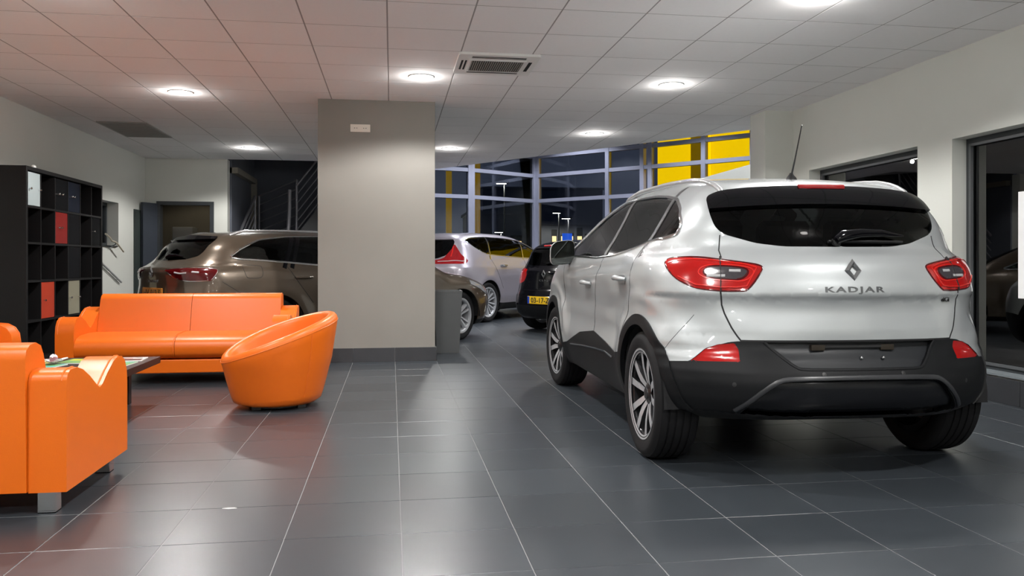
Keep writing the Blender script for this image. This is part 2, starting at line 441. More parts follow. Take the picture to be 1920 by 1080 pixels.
MPV = Body(  # silver people carrier
    top=[(0.0,1.52),(0.4,1.575),(0.8,1.61),(1.4,1.635),(2.0,1.632),(2.5,1.60),(2.9,1.50),(3.3,1.33),(3.8,1.08),(4.1,0.98),(4.5,0.88),(4.72,0.76),(4.9,0.6)],
    rear=[(0.18,0.24),(0.26,0.10),(0.4,0.02),(0.55,0.0),(0.68,0.03),(0.8,0.075),(0.98,0.10),(1.05,0.14),(1.2,0.25),(1.4,0.38),(1.54,0.45),(1.7,0.6)],
    rearc=[(0.2,0.18),(0.8,0.22),(1.2,0.28),(1.5,0.22)],
    plan=[(0.0,0.83),(0.4,0.89),(1.05,0.925),(1.7,0.912),(2.6,0.912),(3.5,0.925),(3.93,0.92),(4.4,0.85),(4.8,0.7)],
    tumble=[(0.18,-0.09),(0.32,-0.03),(0.5,0.0),(0.8,0.0),(0.96,-0.015),(1.06,-0.05),(1.2,-0.11),(1.4,-0.21),(1.54,-0.30),(1.7,-0.44)],
    front=[(0.18,4.70),(0.3,4.80),(0.6,4.85),(0.8,4.78),(1.0,4.6)], frontc=0.32,
    bottom=[(0.0,0.25),(0.6,0.2),(4.2,0.2),(4.9,0.22)], wheels=[(1.05,0.36),(3.93,0.36)], crown=0.085,
    krear=[(0.2,0.30),(0.8,0.26),(1.2,0.22),(1.5,0.14)], ktop=0.18, kback=0.06, flare=0.016, R=0.43,
    bounds=((-0.06,4.95),(-1.0,1.0),(0.14,1.72)))
HAT = Body(  # black hatchback
    top=[(0.0,1.30),(0.3,1.365),(0.6,1.405),(1.0,1.432),(1.5,1.44),(1.9,1.42),(2.3,1.34),(2.7,1.16),(3.05,0.99),(3.4,0.93),(3.75,0.84),(3.95,0.70),(4.1,0.5)],
    rear=[(0.16,0.22),(0.22,0.10),(0.3,0.03),(0.42,0.0),(0.55,0.02),(0.66,0.075),(0.8,0.095),(0.92,0.10),(0.99,0.14),(1.1,0.20),(1.25,0.27),(1.33,0.30),(1.5,0.42)],
    rearc=[(0.2,0.18),(0.7,0.22),(1.0,0.30),(1.3,0.22)],
    plan=[(0.0,0.74),(0.3,0.82),(0.68,0.858),(1.2,0.845),(2.0,0.842),(2.9,0.855),(3.27,0.855),(3.7,0.79),(4.0,0.66)],
    tumble=[(0.16,-0.09),(0.3,-0.03),(0.48,0.0),(0.72,0.0),(0.86,-0.015),(0.95,-0.05),(1.1,-0.12),(1.25,-0.2),(1.36,-0.28),(1.5,-0.4)],
    front=[(0.16,3.9),(0.3,4.0),(0.55,4.05),(0.72,4.0),(0.9,3.85)], frontc=0.32,
    bottom=[(0.0,0.22),(0.5,0.19),(3.5,0.19),(4.1,0.22)], wheels=[(0.68,0.315),(3.27,0.315)], crown=0.09,
    krear=[(0.2,0.28),(0.7,0.22),(1.0,0.2),(1.3,0.14)], ktop=0.15, kback=0.05, flare=0.018, R=0.375,
    bounds=((-0.06,4.15),(-0.92,0.92),(0.12,1.5)))
# ---------------------------------------------------------------- floor
TS = 0.445; FX0, FY0 = 0.038, 3.165
fl = box('floor', (-6, -2.2, -0.12), (9.2, 21.5, -0.0015), M_GROUT); struct(fl, 'dark slate tiled showroom floor with pale grout lines', 'floor')
fl['label'] = 'dark slate tiled showroom floor with pale grout lines'
def tile_mesh(name, sx, sy, th, ch, m):
    bm = bmesh.new(); a = (sx/2, sy/2); b = (sx/2-ch, sy/2-ch)
    lo = [bm.verts.new((i*a[0], j*a[1], -th)) for i, j in ((-1, -1), (1, -1), (1, 1), (-1, 1))]
    mi = [bm.verts.new((i*a[0], j*a[1], -ch)) for i, j in ((-1, -1), (1, -1), (1, 1), (-1, 1))]
    hi = [bm.verts.new((i*b[0], j*b[1], 0)) for i, j in ((-1, -1), (1, -1), (1, 1), (-1, 1))]
    for A, B in ((lo, mi), (mi, hi)):
        for k in range(4): bm.faces.new((A[k], A[(k+1) % 4], B[(k+1) % 4], B[k]))
    bm.faces.new(hi)
    bmesh.ops.recalc_face_normals(bm, faces=bm.faces[:])
    me = bpy.data.meshes.new(name); bm.to_mesh(me); bm.free(); me.materials.append(m); return me
ftm = tile_mesh('floor_tile', TS-0.0032, TS-0.0032, 0.01, 0.001, M_TILE)
cyaw, syaw = math.cos(R(YAW)), math.sin(R(YAW))
def pix(X, Y, Z):
    xc = X*cyaw-Y*syaw; zc = X*syaw+Y*cyaw
    if zc < 0.3: return None
    return 960+FPX*xc/zc, HZ+FPX*(CAMH-Z)/zc
tl = []
for i in range(-13, 22):
    for j in range(-12, 41):
        cx_, cy_ = FX0+(i+0.5)*TS, FY0+(j+0.5)*TS
        if not (XL-0.3 < cx_ < 8.6 and -2.0 < cy_ < 21.2): continue
        q = pix(cx_, cy_, 0); vis = q is not None and -150 < q[0] < 2070 and q[1] < 1250 and cy_ < 14
        tl.append((not vis, cy_ if vis else 99, cx_, cy_))
tl.sort()
rest = bmesh.new()
for n, (nv, d, x, y) in enumerate(tl):
    if n < 300 and not nv:
        o = bpy.data.objects.new('tile', ftm); C.objects.link(o); o.parent = fl; o.location = (x, y, 0)
    else:
        k = TS/2-0.002; z = 0
        vv = [rest.verts.new(p) for p in ((x-k, y-k, z), (x+k, y-k, z), (x+k, y+k, z), (x-k, y+k, z))]
        lo = [rest.verts.new((v.co.x, v.co.y, -0.01)) for v in vv]
        rest.faces.new(vv)
        for a in range(4): rest.faces.new((vv[a], lo[a], lo[(a+1) % 4], vv[(a+1) % 4]))
ro = from_bm('far_tile', rest, M_TILE, fl); ro['kind'] = 'stuff'

# ---------------------------------------------------------------- ceiling
GX0, GY0, G = -0.03, 6.03, 0.6
CE = [(XL, -2.2), (XR, -2.2), (XR, 9.05), (5.36, 9.05), (0.35, 15.54), (-0.6, 14.07), (XL, 14.07)]   # outline of the lowered ceiling, open along the slanted edge
bm = bmesh.new(); bm_prism(bm, CE, lambda u, v, d: (u, v, d), H-0.0018, H+0.30)
ce = from_bm('ceiling', bm, M_TBAR); struct(ce, 'suspended ceiling of square white tiles with grey grid bars', 'ceiling')
ctm = tile_mesh('ceiling_tile', G-0.009, G-0.009, 0.014, 0.002, M_CTILE)
def inside(x, y, poly):
    r = False; n = len(poly)
    for i in range(n):
        (x0, y0), (x1, y1) = poly[i], poly[(i+1) % n]
        if (y0 > y) != (y1 > y) and x < (x1-x0)*(y-y0)/(y1-y0)+x0: r = not r
    return r
def clip_poly(P, a, b):          # keep the left side of a->b
    out = []; n = len(P)
    f = lambda p: (b[0]-a[0])*(p[1]-a[1])-(b[1]-a[1])*(p[0]-a[0])
    for i in range(n):
        p, q = P[i], P[(i+1) % n]; fp, fq = f(p), f(q)
        if fp >= 0: out.append(p)
        if fp*fq < 0:
            t = fp/(fp-fq); out.append((p[0]+(q[0]-p[0])*t, p[1]+(q[1]-p[1])*t))
    return out
AC_T = (0.57, 6.63)
for i in range(-8, 10):
    for j in range(-14, 17):
        x0, y0 = GX0+i*G, GY0+j*G; g = 0.0045
        sq = [(x0+g, y0+g), (x0+G-g, y0+g), (x0+G-g, y0+G-g), (x0+g, y0+G-g)]
        if abs(x0-AC_T[0]) < 0.05 and abs(y0-AC_T[1]) < 0.05: continue
        if all(inside(px, py, CE) for px, py in sq):
            o = bpy.data.objects.new('tile', ctm); C.objects.link(o); o.parent = ce
            o.location = (x0+G/2, y0+G/2, H-0.003); o.rotation_euler = (R(180), 0, 0)
        else:
            P = sq
            for a, b in ((CE[0], CE[1]), ((XR, -2.2), (XR, 9.05)), (CE[3], CE[4]), ((-0.6, 14.07), (XL, 14.07)) if x0 < -0.5 else (CE[3], CE[4]), (CE[6], CE[0])):
                if (a, b) == ((XR, -2.2), (XR, 9.05)) and y0 > 9.0: continue
                P = clip_poly(P, a, b)
                if len(P) < 3: break
            if len(P) >= 3 and y0 > -2.3:
                bm = bmesh.new(); bm_prism(bm, P, lambda u, v, d: (u, v, d), H-0.003, H+0.011); from_bm('cut_tile', bm, M_CTILE, ce)

# ---------------------------------------------------------------- walls
def wall_x(name, x, th, y0, y1, z1, holes, m):
    """wall in a plane X=x, thickness th (towards +x when >0), rectangular holes (ya,yb,za,zb)"""
    L = []; ys = sorted({y0, y1, *[h[0] for h in holes], *[h[1] for h in holes]})
    for a, b in zip(ys, ys[1:]):
        hh = sorted([(h[2], h[3]) for h in holes if h[0] <= a+1e-6 and h[1] >= b-1e-6])
        z = 0.0
        for (za, zb) in hh:
            if za > z: L.append((a, b, z, za))
            z = zb
        if z1 > z: L.append((a, b, z, z1))
    return boxes(name, [((min(x, x+th), a, za), (max(x, x+th), b, zb)) for a, b, za, zb in L], m)
W2 = (3.2, 6.01, 0.205, 2.08); W1 = (6.45, 8.30, 0.205, 2.085)
wr = struct(wall_x('wall_right', XR, 0.30, -2.2, 9.05, H, [W1, W2, (0.2, 2.75, 0.205, 2.08)], M_WALL), 'off-white right wall with dark framed windows', 'wall')
wl = struct(wall_x('wall_left', XL, -0.25, -2.2, 14.1, H, [(11.75, 12.79, 1.31, 1.96)], M_WALL), 'white left wall behind the black cube shelf', 'wall')
bm = bmesh.new()
for lo, hi in (((XL, 14.1, 0), (-3.83, 14.3, H)), ((-3.83, 14.1, 2.06), (-2.98, 14.3, H)), ((-2.98, 14.1, 0), (-2.735, 14.3, H))): bm_box(bm, lo, hi)
struct(from_bm('wall_back', bm, M_WALL), 'off-white back wall with a dark doorway', 'wall')
struct(box('wall_front', (XL-0.25, -2.4, 0), (XR+0.3, -2.2, H), M_WALL), 'plain off-white wall behind the camera', 'wall')
struct(box('wall_pilaster', (4.23, 8.66, 0), (XR, 9.05, H), M_WALL, bevel=0.004), 'white square pilaster at the end of the right wall', 'pillar')
col = struct(box('wall_column', (-0.775, 8.75, 0), (0.468, 9.28, H), M_COLUMN, bevel=0.006), 'wide grey plastered column in the middle of the showroom', 'column')
# skirting tiles round the column and below the right windows
t1 = struct(box('trim_1', (-0.785, 8.738, 0), (0.478, 9.292, 0.148), M_GROUT), 'dark tiled skirting around the grey column', 'skirting')
for a, b in ((-0.787, -0.408), (-0.404, 0.036), (0.040, 0.480)):
    box('skirting_tile', (a, 8.730, 0.0), (b, 8.739, 0.150), M_SKIRT, t1, bevel=0.0015, seg=1)
for a, b in ((8.74, 9.02), (9.024, 9.29)):
    box('skirting_tile', (0.477, a, 0), (0.486, b, 0.15), M_SKIRT, t1, bevel=0.0015, seg=1)
    box('skirting_tile', (-0.795, a, 0), (-0.786, b, 0.15), M_SKIRT, t1, bevel=0.0015, seg=1)
t2 = struct(box('trim_2', (XR-0.008, 2.6, 0), (XR, 8.66, 0.185), M_GROUT), 'dark tiled skirting below the right wall windows', 'skirting')
yy = 2.6
while yy < 8.6:
    box('skirting_tile', (XR-0.018, yy, 0), (XR-0.008, min(yy+0.441, 8.66), 0.19), M_SKIRT, t2, bevel=0.0015, seg=1); yy += 0.445

# right wall windows: dark frames set back in the wall, night outside
def side_window(n, W, x, label, mullions=()):
    ya, yb, za, zb = W; f = 0.055
    fr = boxes('window_%d' % n, [((x, ya, za), (x+0.06, yb, za+f)), ((x, ya, zb-f), (x+0.06, yb, zb)), ((x, ya, za+f), (x+0.06, ya+f, zb-f)), ((x, yb-f, za+f), (x+0.06, yb, zb-f))] +
               [((x, m_-0.03, za+f), (x+0.06, m_+0.03, zb-f)) for m_ in mullions], M_DARKFRAME)
    struct(fr, label, 'window')
    ed = [ya+f, *mullions, yb-f]
    for a, b in zip(ed, ed[1:]): box('pane', (x+0.026, a, za+f), (x+0.034, b, zb-f), M_SGLASS, fr)
    boxes('inner_bead', [((x-0.012, ya+f-0.012, za+f-0.012), (x+0.012, ya+f+0.01, zb-f+0.012)), ((x-0.012, yb-f-0.01, za+f-0.012), (x+0.012, yb-f+0.012, zb-f+0.012)),
          ((x-0.012, ya+f, zb-f-0.01), (x+0.012, yb-f, zb-f+0.012)), ((x-0.012, ya+f, za+f-0.012), (x+0.012, yb-f, za+f+0.01))], mat('grey_bead', (0.10, 0.105, 0.11), 0.4, var=0.05), fr)
    box('window_sill', (x-0.15, ya, za-0.002), (x, yb, za+0.012), mat('grey_sill', (0.22, 0.25, 0.27), 0.35, var=0.05), fr)
    return fr
side_window(1, W1, XR+0.13, 'dark framed window in the right wall behind the silver car')
side_window(2, W2, XR+0.13, 'large dark framed window at the right edge of the showroom', (3.9,))
side_window(6, (0.2, 2.75, 0.205, 2.08), XR+0.13, 'dark framed window in the right wall beside the camera', (1.5,))
tag(box('poster', (XR+0.148, 4.92, 0.79), (XR+0.152, 5.475, 1.60), mat('white_paper', (0.85, 0.85, 0.85), 0.6, var=0.02)), 'white paper sheet fixed to the large right window', 'poster')

# left wall window in a niche
def left_window():
    x = XL-0.16; ya, yb, za, zb = 11.75, 12.79, 1.31, 1.96; f = 0.05
    fr = boxes('window_3', [((x-0.05, ya, za), (x, yb, za+f)), ((x-0.05, ya, zb-f), (x, yb, zb)), ((x-0.05, ya, za+f), (x, ya+f, zb-f)), ((x-0.05, yb-f, za+f), (x, yb, zb-f)), ((x-0.05, 12.48, za+f), (x, 12.53, zb-f))], M_DARKFRAME)
    struct(fr, 'small dark framed window in a niche of the left wall', 'window')
    box('pane', (x-0.03, ya+f, za+f), (x-0.025, yb-f, zb-f), M_GLASS, fr)
    box('window_sill', (x, ya, za-0.012), (XL+0.02, 12.70, za+0.006), M_DARKFRAME, fr)
left_window()
# doors at the left back
d1 = boxes('door_1', [((-3.86, 14.06, 0), (-3.80, 14.22, 2.09)), ((-3.01, 14.06, 0), (-2.95, 14.22, 2.09)), ((-3.80, 14.06, 2.03), (-3.01, 14.22, 2.09))], M_DARKFRAME)
struct(d1, 'dark door frame in the back wall standing open', 'door')
leaf = box('door_leaf', (0, -0.045, 0.01), (0.36, 0, 2.05), mat('blue_grey_door', (0.042, 0.05, 0.066), 0.5, var=0.08), d1); leaf.location = (-3.83, 14.09, 0); leaf.rotation_euler = (0, 0, R(-115))
tube('door_handle', [(0.30, -0.045, 1.02), (0.30, -0.09, 1.02), (0.20, -0.09, 1.02)], 0.01, M_STEEL, leaf)
d2 = box('door_2', (XL-0.02, 13.50, 0.0), (XL+0.012, 14.02, 1.92), mat('green_grey_door', (0.045, 0.058, 0.056), 0.45, var=0.08)); struct(d2, 'dark green grey door in the left wall corner', 'door')
box('door_panel', (XL+0.012, 13.54, 0.04), (XL+0.018, 13.98, 1.88), MATS['green_grey_door'], d2)
# dim corridor behind the doorway
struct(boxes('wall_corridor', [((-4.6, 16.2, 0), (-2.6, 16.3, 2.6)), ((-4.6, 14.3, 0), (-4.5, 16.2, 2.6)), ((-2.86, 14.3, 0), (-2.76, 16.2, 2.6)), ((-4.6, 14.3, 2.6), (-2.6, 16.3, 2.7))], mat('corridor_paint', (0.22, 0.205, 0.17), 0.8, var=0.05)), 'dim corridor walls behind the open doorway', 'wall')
cl = tag(box('corridor_cabinet', (-3.95, 15.4, 0), (-3.60, 15.8, 1.72), mat('pale_grey_cabinet', (0.45, 0.46, 0.45), 0.6, var=0.05), bevel=0.006), 'pale grey cabinet standing in the dim corridor', 'cabinet')
box('corridor_cabinet_door', (-3.93, 15.392, 0.05), (-3.62, 15.40, 1.68), MATS['pale_grey_cabinet'], cl).name = 'cabinet_door'

# ---------------------------------------------------------------- stairwell and void behind the slanted ceiling edge
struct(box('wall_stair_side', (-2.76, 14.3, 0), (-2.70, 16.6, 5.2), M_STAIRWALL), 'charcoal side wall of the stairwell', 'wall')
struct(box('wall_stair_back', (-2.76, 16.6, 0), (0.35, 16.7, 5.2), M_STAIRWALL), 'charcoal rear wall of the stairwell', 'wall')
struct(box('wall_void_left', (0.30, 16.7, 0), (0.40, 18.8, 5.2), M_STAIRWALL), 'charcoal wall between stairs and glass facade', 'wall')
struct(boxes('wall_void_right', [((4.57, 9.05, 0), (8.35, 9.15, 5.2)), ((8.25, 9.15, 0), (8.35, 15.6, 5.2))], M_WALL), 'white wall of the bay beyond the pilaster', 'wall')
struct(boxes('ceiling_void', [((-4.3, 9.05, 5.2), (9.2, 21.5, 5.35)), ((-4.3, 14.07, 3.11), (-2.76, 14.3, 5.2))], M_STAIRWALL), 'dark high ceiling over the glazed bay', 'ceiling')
bm = bmesh.new()   # upstand of the lowered ceiling up to the high ceiling
for (a, b) in ((CE[3], CE[4]), (CE[4], CE[5]), (CE[5], CE[6])):
    d = Vector((b[0]-a[0], b[1]-a[1], 0)).normalized(); n = Vector((d.y, -d.x, 0))*(-0.1)
    vs = [bm.verts.new(p) for p in ((a[0], a[1], H+0.05), (b[0], b[1], H+0.05), (b[0], b[1], 5.2), (a[0], a[1], 5.2))]
    v2 = [bm.verts.new((v.co.x+n.x, v.co.y+n.y, v.co.z)) for v in vs]
    bm.faces.new(vs); bm.faces.new(v2[::-1])
    for k in range(4): bm.faces.new((vs[k], vs[(k+1) % 4], v2[(k+1) % 4], v2[k]))
struct(from_bm('wall_upstand', bm, M_STAIRWALL), 'dark upstand above the slanted ceiling edge', 'wall')

# stairs: two flights with steel railings
M_RAIL = mat('grey_rail', (0.20, 0.20, 0.22), 0.4, metal=0.5, var=0.05)
st = thing('staircase', 'dark staircase with grey rod railings behind the column', 'staircase', (-1.6, 15.4, 0))
def stl(p): return (p[0]+1.6, p[1]-15.4, p[2])
def rail(top0, top1, n, dz, r=0.012, rt=0.02):
    a, b = Vector(stl(top0)), Vector(stl(top1))
    tube('handrail', [a, b], rt, M_RAIL, st, n=8)
    for k in range(1, n+1): tube('rail_rod', [a-Vector((0, 0, dz*k)), b-Vector((0, 0, dz*k))], r, M_RAIL, st, n=6)
rail((-2.53, 15.9, 2.33), (-1.76, 15.6, 2.63), 6, 0.165)
rail((-1.74, 15.3, 2.49), (-0.95, 15.3, 3.52), 5, 0.165)
rail((-2.93, 15.1, 1.60), (-2.58, 15.1, 2.31), 4, 0.15, 0.012, 0.024) if False else rail((-2.64, 14.75, 1.62), (-2.48, 15.3, 2.28), 4, 0.15, 0.012, 0.026)
for p, hh in (((-2.50, 15.88), 2.34), ((-1.77, 15.6), 2.63), ((-1.74, 15.3), 2.50), ((-2.48, 15.3), 2.30), ((-0.98, 15.3), 3.50)):
    tube('post', [stl((p[0], p[1], 0.0)), stl((p[0], p[1], hh))], 0.022, M_RAIL, st, n=8)
tube('curved_handrail', [stl((-1.84-0.05*(1-t)**2, 15.1, 1.2+1.2*t)) for t in (0, .25, .5, .75, 1)], 0.035, M_RAIL, st)
ste = [(-1.72, 1.60), (-0.2, 3.58), (0.05, 3.58), (0.05, 3.30), (-1.52, 1.28), (-1.72, 1.28)]
prism('stringer', ste, lambda u, v, d: stl((u, d, v)), 15.25, 15.30, mat('dark_steel', (0.03, 0.032, 0.036), 0.5, var=0.1), st)
for k in range(8): box('step', stl((-1.66+k*0.2, 15.3, 1.55+k*0.26)), stl((-1.38+k*0.2, 16.4, 1.60+k*0.26)), MATS['dark_steel'], st)
box('landing', stl((-2.68, 15.32, 1.36)), stl((-1.7, 16.58, 1.44)), MATS['dark_steel'], st)
prism('underside_panel', [(-1.30, 0), (0.05, 0), (0.05, 3.2), (-1.30, 1.52)], lambda u, v, d: stl((u, d, v)), 15.40, 15.44, mat('blue_grey_panel', (0.20, 0.225, 0.25), 0.6, var=0.05), st)

# ---------------------------------------------------------------- glazed facade
FAC = [(0.40, 18.78), (1.85, 19.24), (3.66, 20.38), (5.86, 18.08), (8.30, 15.40)]
TR = [0.05, 1.15, 2.655, 3.30, 3.79, 4.6, 5.15]
def facade_seg(n, a, b, label, mulls):
    a, b = Vector((*a, 0)), Vector((*b, 0)); L = (b-a).length; d = (b-a)/L; ang = math.atan2(d.y, d.x)
    o = boxes('window_%d' % n, [((0, -0.06, z-0.045), (L, 0.06, z+0.045)) for z in TR] + [((m_*L-0.05, -0.07, 0), (m_*L+0.05, 0.07, 5.2)) for m_ in mulls], M_ALU)
    o.location = a; o.rotation_euler = (0, 0, ang); struct(o, label, 'window')
    ms = [0.0]+list(mulls)+[1.0]; ms = sorted(set(ms))
    for m0, m1 in zip(ms, ms[1:]):
        for z0, z1 in zip(TR, TR[1:]):
            if m1*L-m0*L > 0.15: box('pane', (m0*L+0.05, -0.008, z0+0.045), (m1*L-0.05, 0.008, z1-0.045), M_GLASS, o)
    return o
facade_seg(4, FAC[0], FAC[1], 'glazed facade bay beside the stairs with blue grey frame', (0.0, 1.0))
facade_seg(5, FAC[1], FAC[2], 'glazed facade bay running into the far corner', (0.03, 0.97))
facade_seg(7, FAC[2], FAC[3], 'wide glazed facade bay between corner and yellow panels', (0.03, 0.685, 0.98))
facade_seg(8, FAC[3], FAC[4], 'glazed facade bay in front of the yellow panels', (0.04, 0.41, 0.72, 0.98))
tag(prism('white_partition', [(4.55, 0), (6.2, 0), (6.2, 2.62), (5.32, 2.54), (4.55, 2.32)], lambda u, v, d: (u, 11.4+d, v), 0, 0.10, M_WALL, bevel=0.006), 'white partition with sloping top behind the silver crossover', 'partition')
ca = thing('added_corridor_lamp', 'small round ceiling lamp added unseen to light the corridor', 'ceiling light', (-3.5, 15.3, 2.6))
lathe('shade', [(0.10, 0.0), (0.11, -0.02), (0.07, -0.05), (0.002, -0.055)], mat('dim_lamp_shade', (0.8, 0.75, 0.6), 0.5, emit=(1.0, 0.85, 0.6), estr=1.5), ca, n=24)
lamp('added_corridor_light', (-3.5, 15.3, 2.52), 7.0, (1.0, 0.87, 0.65))  # unseen lamp added to brighten the corridor
# ---------------------------------------------------------------- ceiling fittings
M_LAMP = mat('lamp_diffuser', (0.9, 0.9, 0.9), 0.5, emit=(1.0, 0.97, 0.93), estr=14.0, var=0.01)
LIGHTS = [(-2.13, 8.62, 'downlight above the black shelf and sofa'), (-2.13, 12.64, 'downlight near the back wall above the bronze estate'), (0.277, 7.573, 'downlight in front of the grey column beside the air conditioner'),
          (0.876, 12.24, 'small far downlight to the right of the grey column'), (2.71, 7.548, 'bright downlight above the silver crossover'), (2.71, 10.547, 'far downlight near the slanted glass facade'),
          (2.78, 4.90, 'downlight cut by the top edge above the crossover'),
          (-2.13, 5.30, 'downlight just out of view over the left armchair'), (0.277, 4.60, 'downlight just out of view over the middle of the floor'), (-2.13, 2.3, 'downlight left of the camera'), (0.277, 1.9, 'downlight over the camera'), (2.78, 2.0, 'downlight right of the camera'), (0.277, -0.7, 'middle downlight behind the camera'), (-2.13, -0.7, 'left downlight behind the camera'), (2.78, -0.7, 'right downlight behind the camera')]
for i, (x, y, lab) in enumerate(LIGHTS):
    t = thing('ceiling_downlight', 'round white '+lab, 'ceiling light', (x, y, H-0.003), 0, 'round ceiling downlights')
    lathe('trim_ring', [(0.110, -0.004), (0.113, -0.008), (0.120, -0.006), (0.124, 0.0)], M_WHITE, t, n=32)
    bm = bmesh.new(); rg = bm_lathe(bm, [(0.112, -0.006), (0.07, -0.012), (0.03, -0.014)], 32); bm.faces.new(rg[-1]); from_bm('diffuser', bm, M_LAMP, t, auto=60)
    o = lamp('downlight_lamp', (x, y, H-0.03), LAMP_W)
    gd = bpy.data.lights.new('diffuser_glow', 'POINT'); gd.energy = 6.0; gd.color = (1.0, 0.97, 0.93); gd.shadow_soft_size = 0.03; go_ = bpy.data.objects.new('diffuser_glow', gd); C.objects.link(go_); go_.location = (x, y, H-0.06)
for (x, y, lab) in ((1.6, 17.0, 'near the stairs wall'), (3.6, 18.2, 'by the far facade corner'), (5.6, 15.6, 'before the yellow sign bay'), (3.4, 15.6, 'above the people carrier'), (7.0, 13.5, 'at the right end of the glazed bay'), (4.6, 13.2, 'above the black hatchback'), (5.6, 10.1, 'added unseen to light the white partition')):  # last one is added out of view to brighten the white partition
    t = thing('ceiling_downlight', 'round high ceiling downlight '+lab, 'ceiling light', (x, y, 5.2), 0, 'high bay downlights')
    lathe('trim_ring', [(0.098, -0.004), (0.102, -0.012), (0.112, -0.013), (0.122, -0.008), (0.124, 0.0)], M_WHITE, t, n=24)
    bm = bmesh.new(); rg = bm_lathe(bm, [(0.10, -0.006), (0.03, -0.011)], 24); bm.faces.new(rg[-1]); from_bm('diffuser', bm, M_LAMP, t, auto=60)
    lamp('bay_lamp', (x, y, 5.15), BAY_W, (0.92, 0.94, 1.0), cone=110)
# air conditioning cassette
ac = thing('air_conditioner', 'white square air conditioning cassette in the ceiling', 'air conditioner', (0.90, 6.97, H-0.003))
M_GRILLE = mat('grille_grey', (0.30, 0.30, 0.27), 0.5, var=0.05)
s = 0.345
prism('panel', round_poly([(-s, -s), (s, -s), (s, s), (-s, s)], 0.03), lambda u, v, d: (u, v, d), -0.022, 0.0, M_WHITE, ac, bevel=0.004)
boxes('grille_recess', [((-0.225, -0.175, -0.0235), (0.225, 0.195, -0.021))], M_VOID, ac)
for k in range(24): box('grille_slat', (-0.222+k*0.0187, -0.172, -0.030), (-0.2135+k*0.0187, 0.192, -0.0225), M_GRILLE, ac)
boxes('grille_frame', [((-0.245, -0.195, -0.030), (0.245, -0.175, -0.022)), ((-0.245, 0.195, -0.030), (0.245, 0.215, -0.022)), ((-0.245, -0.175, -0.030), (-0.225, 0.195, -0.022)), ((0.225, -0.175, -0.030), (0.245, 0.195, -0.022))], M_WHITE, ac)
for lo, hi in (((-0.23, -0.285), (0.23, -0.268)), ((-0.23, -0.252), (0.23, -0.238)), ((-0.23, 0.245), (0.23, 0.275)), ((-0.31, -0.15), (-0.293, 0.17)), ((-0.278, -0.15), (-0.262, 0.17)), ((0.27, -0.15), (0.30, 0.17))):
    box('air_slot', (*lo, -0.0235), (*hi, -0.0215), M_VOID, ac)
# dark return air vent
vt = thing('ceiling_vent', 'dark grey rectangular air vent in the left ceiling', 'vent', (-3.30, 11.12, H-0.003))
box('frame', (-0.295, -0.595, -0.012), (0.295, 0.595, 0.0), mat('vent_grey', (0.30, 0.30, 0.285), 0.6, var=0.06), vt)
for k in range(19): box('slat', (-0.27, -0.565+k*0.06, -0.018), (0.27, -0.535+k*0.06, -0.012), MATS['vent_grey'], vt)
# socket plate on the column
sw = thing('socket_plate', 'white double socket plate high on the grey column', 'socket', (-0.33, 8.75, 2.503))
M_IVORY = mat('ivory_plastic', (0.75, 0.70, 0.62), 0.4, var=0.03)
box('plate', (-0.105, -0.010, -0.041), (0.105, 0.0, 0.041), M_IVORY, sw, bevel=0.003)
for sx in (-1, 1):
    lathe('socket_well', [(0.030, -0.0105), (0.027, -0.007), (0.0, -0.0065)][:2], M_IVORY, sw, n=20, axis='y', cen=(sx*0.048, 0, 0))
    boxes('socket_hole', [((sx*0.048-0.016, -0.0115, -0.004), (sx*0.048-0.008, -0.0095, 0.004)), ((sx*0.048+0.008, -0.0115, -0.004), (sx*0.048+0.016, -0.0095, 0.004))], M_BLACK, sw)

# ---------------------------------------------------------------- black cube shelf
sh = thing('cube_shelf', 'tall black cube shelf against the left wall', 'shelf', (-3.85, 9.865, 0))
sx0, sx1, sy0, sy1, sz = -0.19, 0.19, -1.085, 1.085, 2.05
box('side_panel', (sx0, sy0, 0), (sx1, sy0+0.04, sz), M_SHELF, sh, bevel=0.002, seg=1); box('side_panel', (sx0, sy1-0.04, 0), (sx1, sy1, sz), M_SHELF, sh, bevel=0.002, seg=1)
box('top_panel', (sx0, sy0+0.04, sz-0.04), (sx1, sy1-0.04, sz), M_SHELF, sh, bevel=0.002, seg=1); box('bottom_panel', (sx0, sy0+0.04, 0.0), (sx1, sy1-0.04, 0.06), M_SHELF, sh)
box('back_panel', (sx0, sy0+0.04, 0.06), (sx0+0.01, sy1-0.04, sz-0.04), M_SHELF, sh)
zl = [0.455, 0.87, 1.265, 1.64]; yl = [sy0+2.17*k/6 for k in range(1, 6)]
for z in zl: box('shelf_board', (sx0+0.01, sy0+0.04, z-0.011), (sx1-0.004, sy1-0.04, z+0.011), M_SHELF, sh)
zs_ = [0.06]+zl+[sz-0.04]
for y in yl:
    for a, b in zip(zs_, zs_[1:]): box('divider', (sx0+0.01, y-0.009, a+0.011), (sx1-0.006, y+0.009, b-0.011), M_SHELF, sh)
ye = [sy0+0.04]+yl+[sy1-0.04]
M_FROST = mat('frosted_glass', (0.45, 0.52, 0.53), 0.25, var=0.04); M_NAVY = mat('navy_gloss', (0.012, 0.017, 0.035), 0.25, var=0.05)
M_RED = mat('dark_red_gloss', (0.30, 0.022, 0.018), 0.25, var=0.05); M_ORED = mat('orange_red_gloss', (0.55, 0.055, 0.02), 0.28, var=0.05)
M_BEIGE = mat('beige_glass', (0.36, 0.34, 0.25), 0.2, var=0.05); M_SMOKE = mat('smoked_door', (0.014, 0.014, 0.015), 0.12, var=0.05)
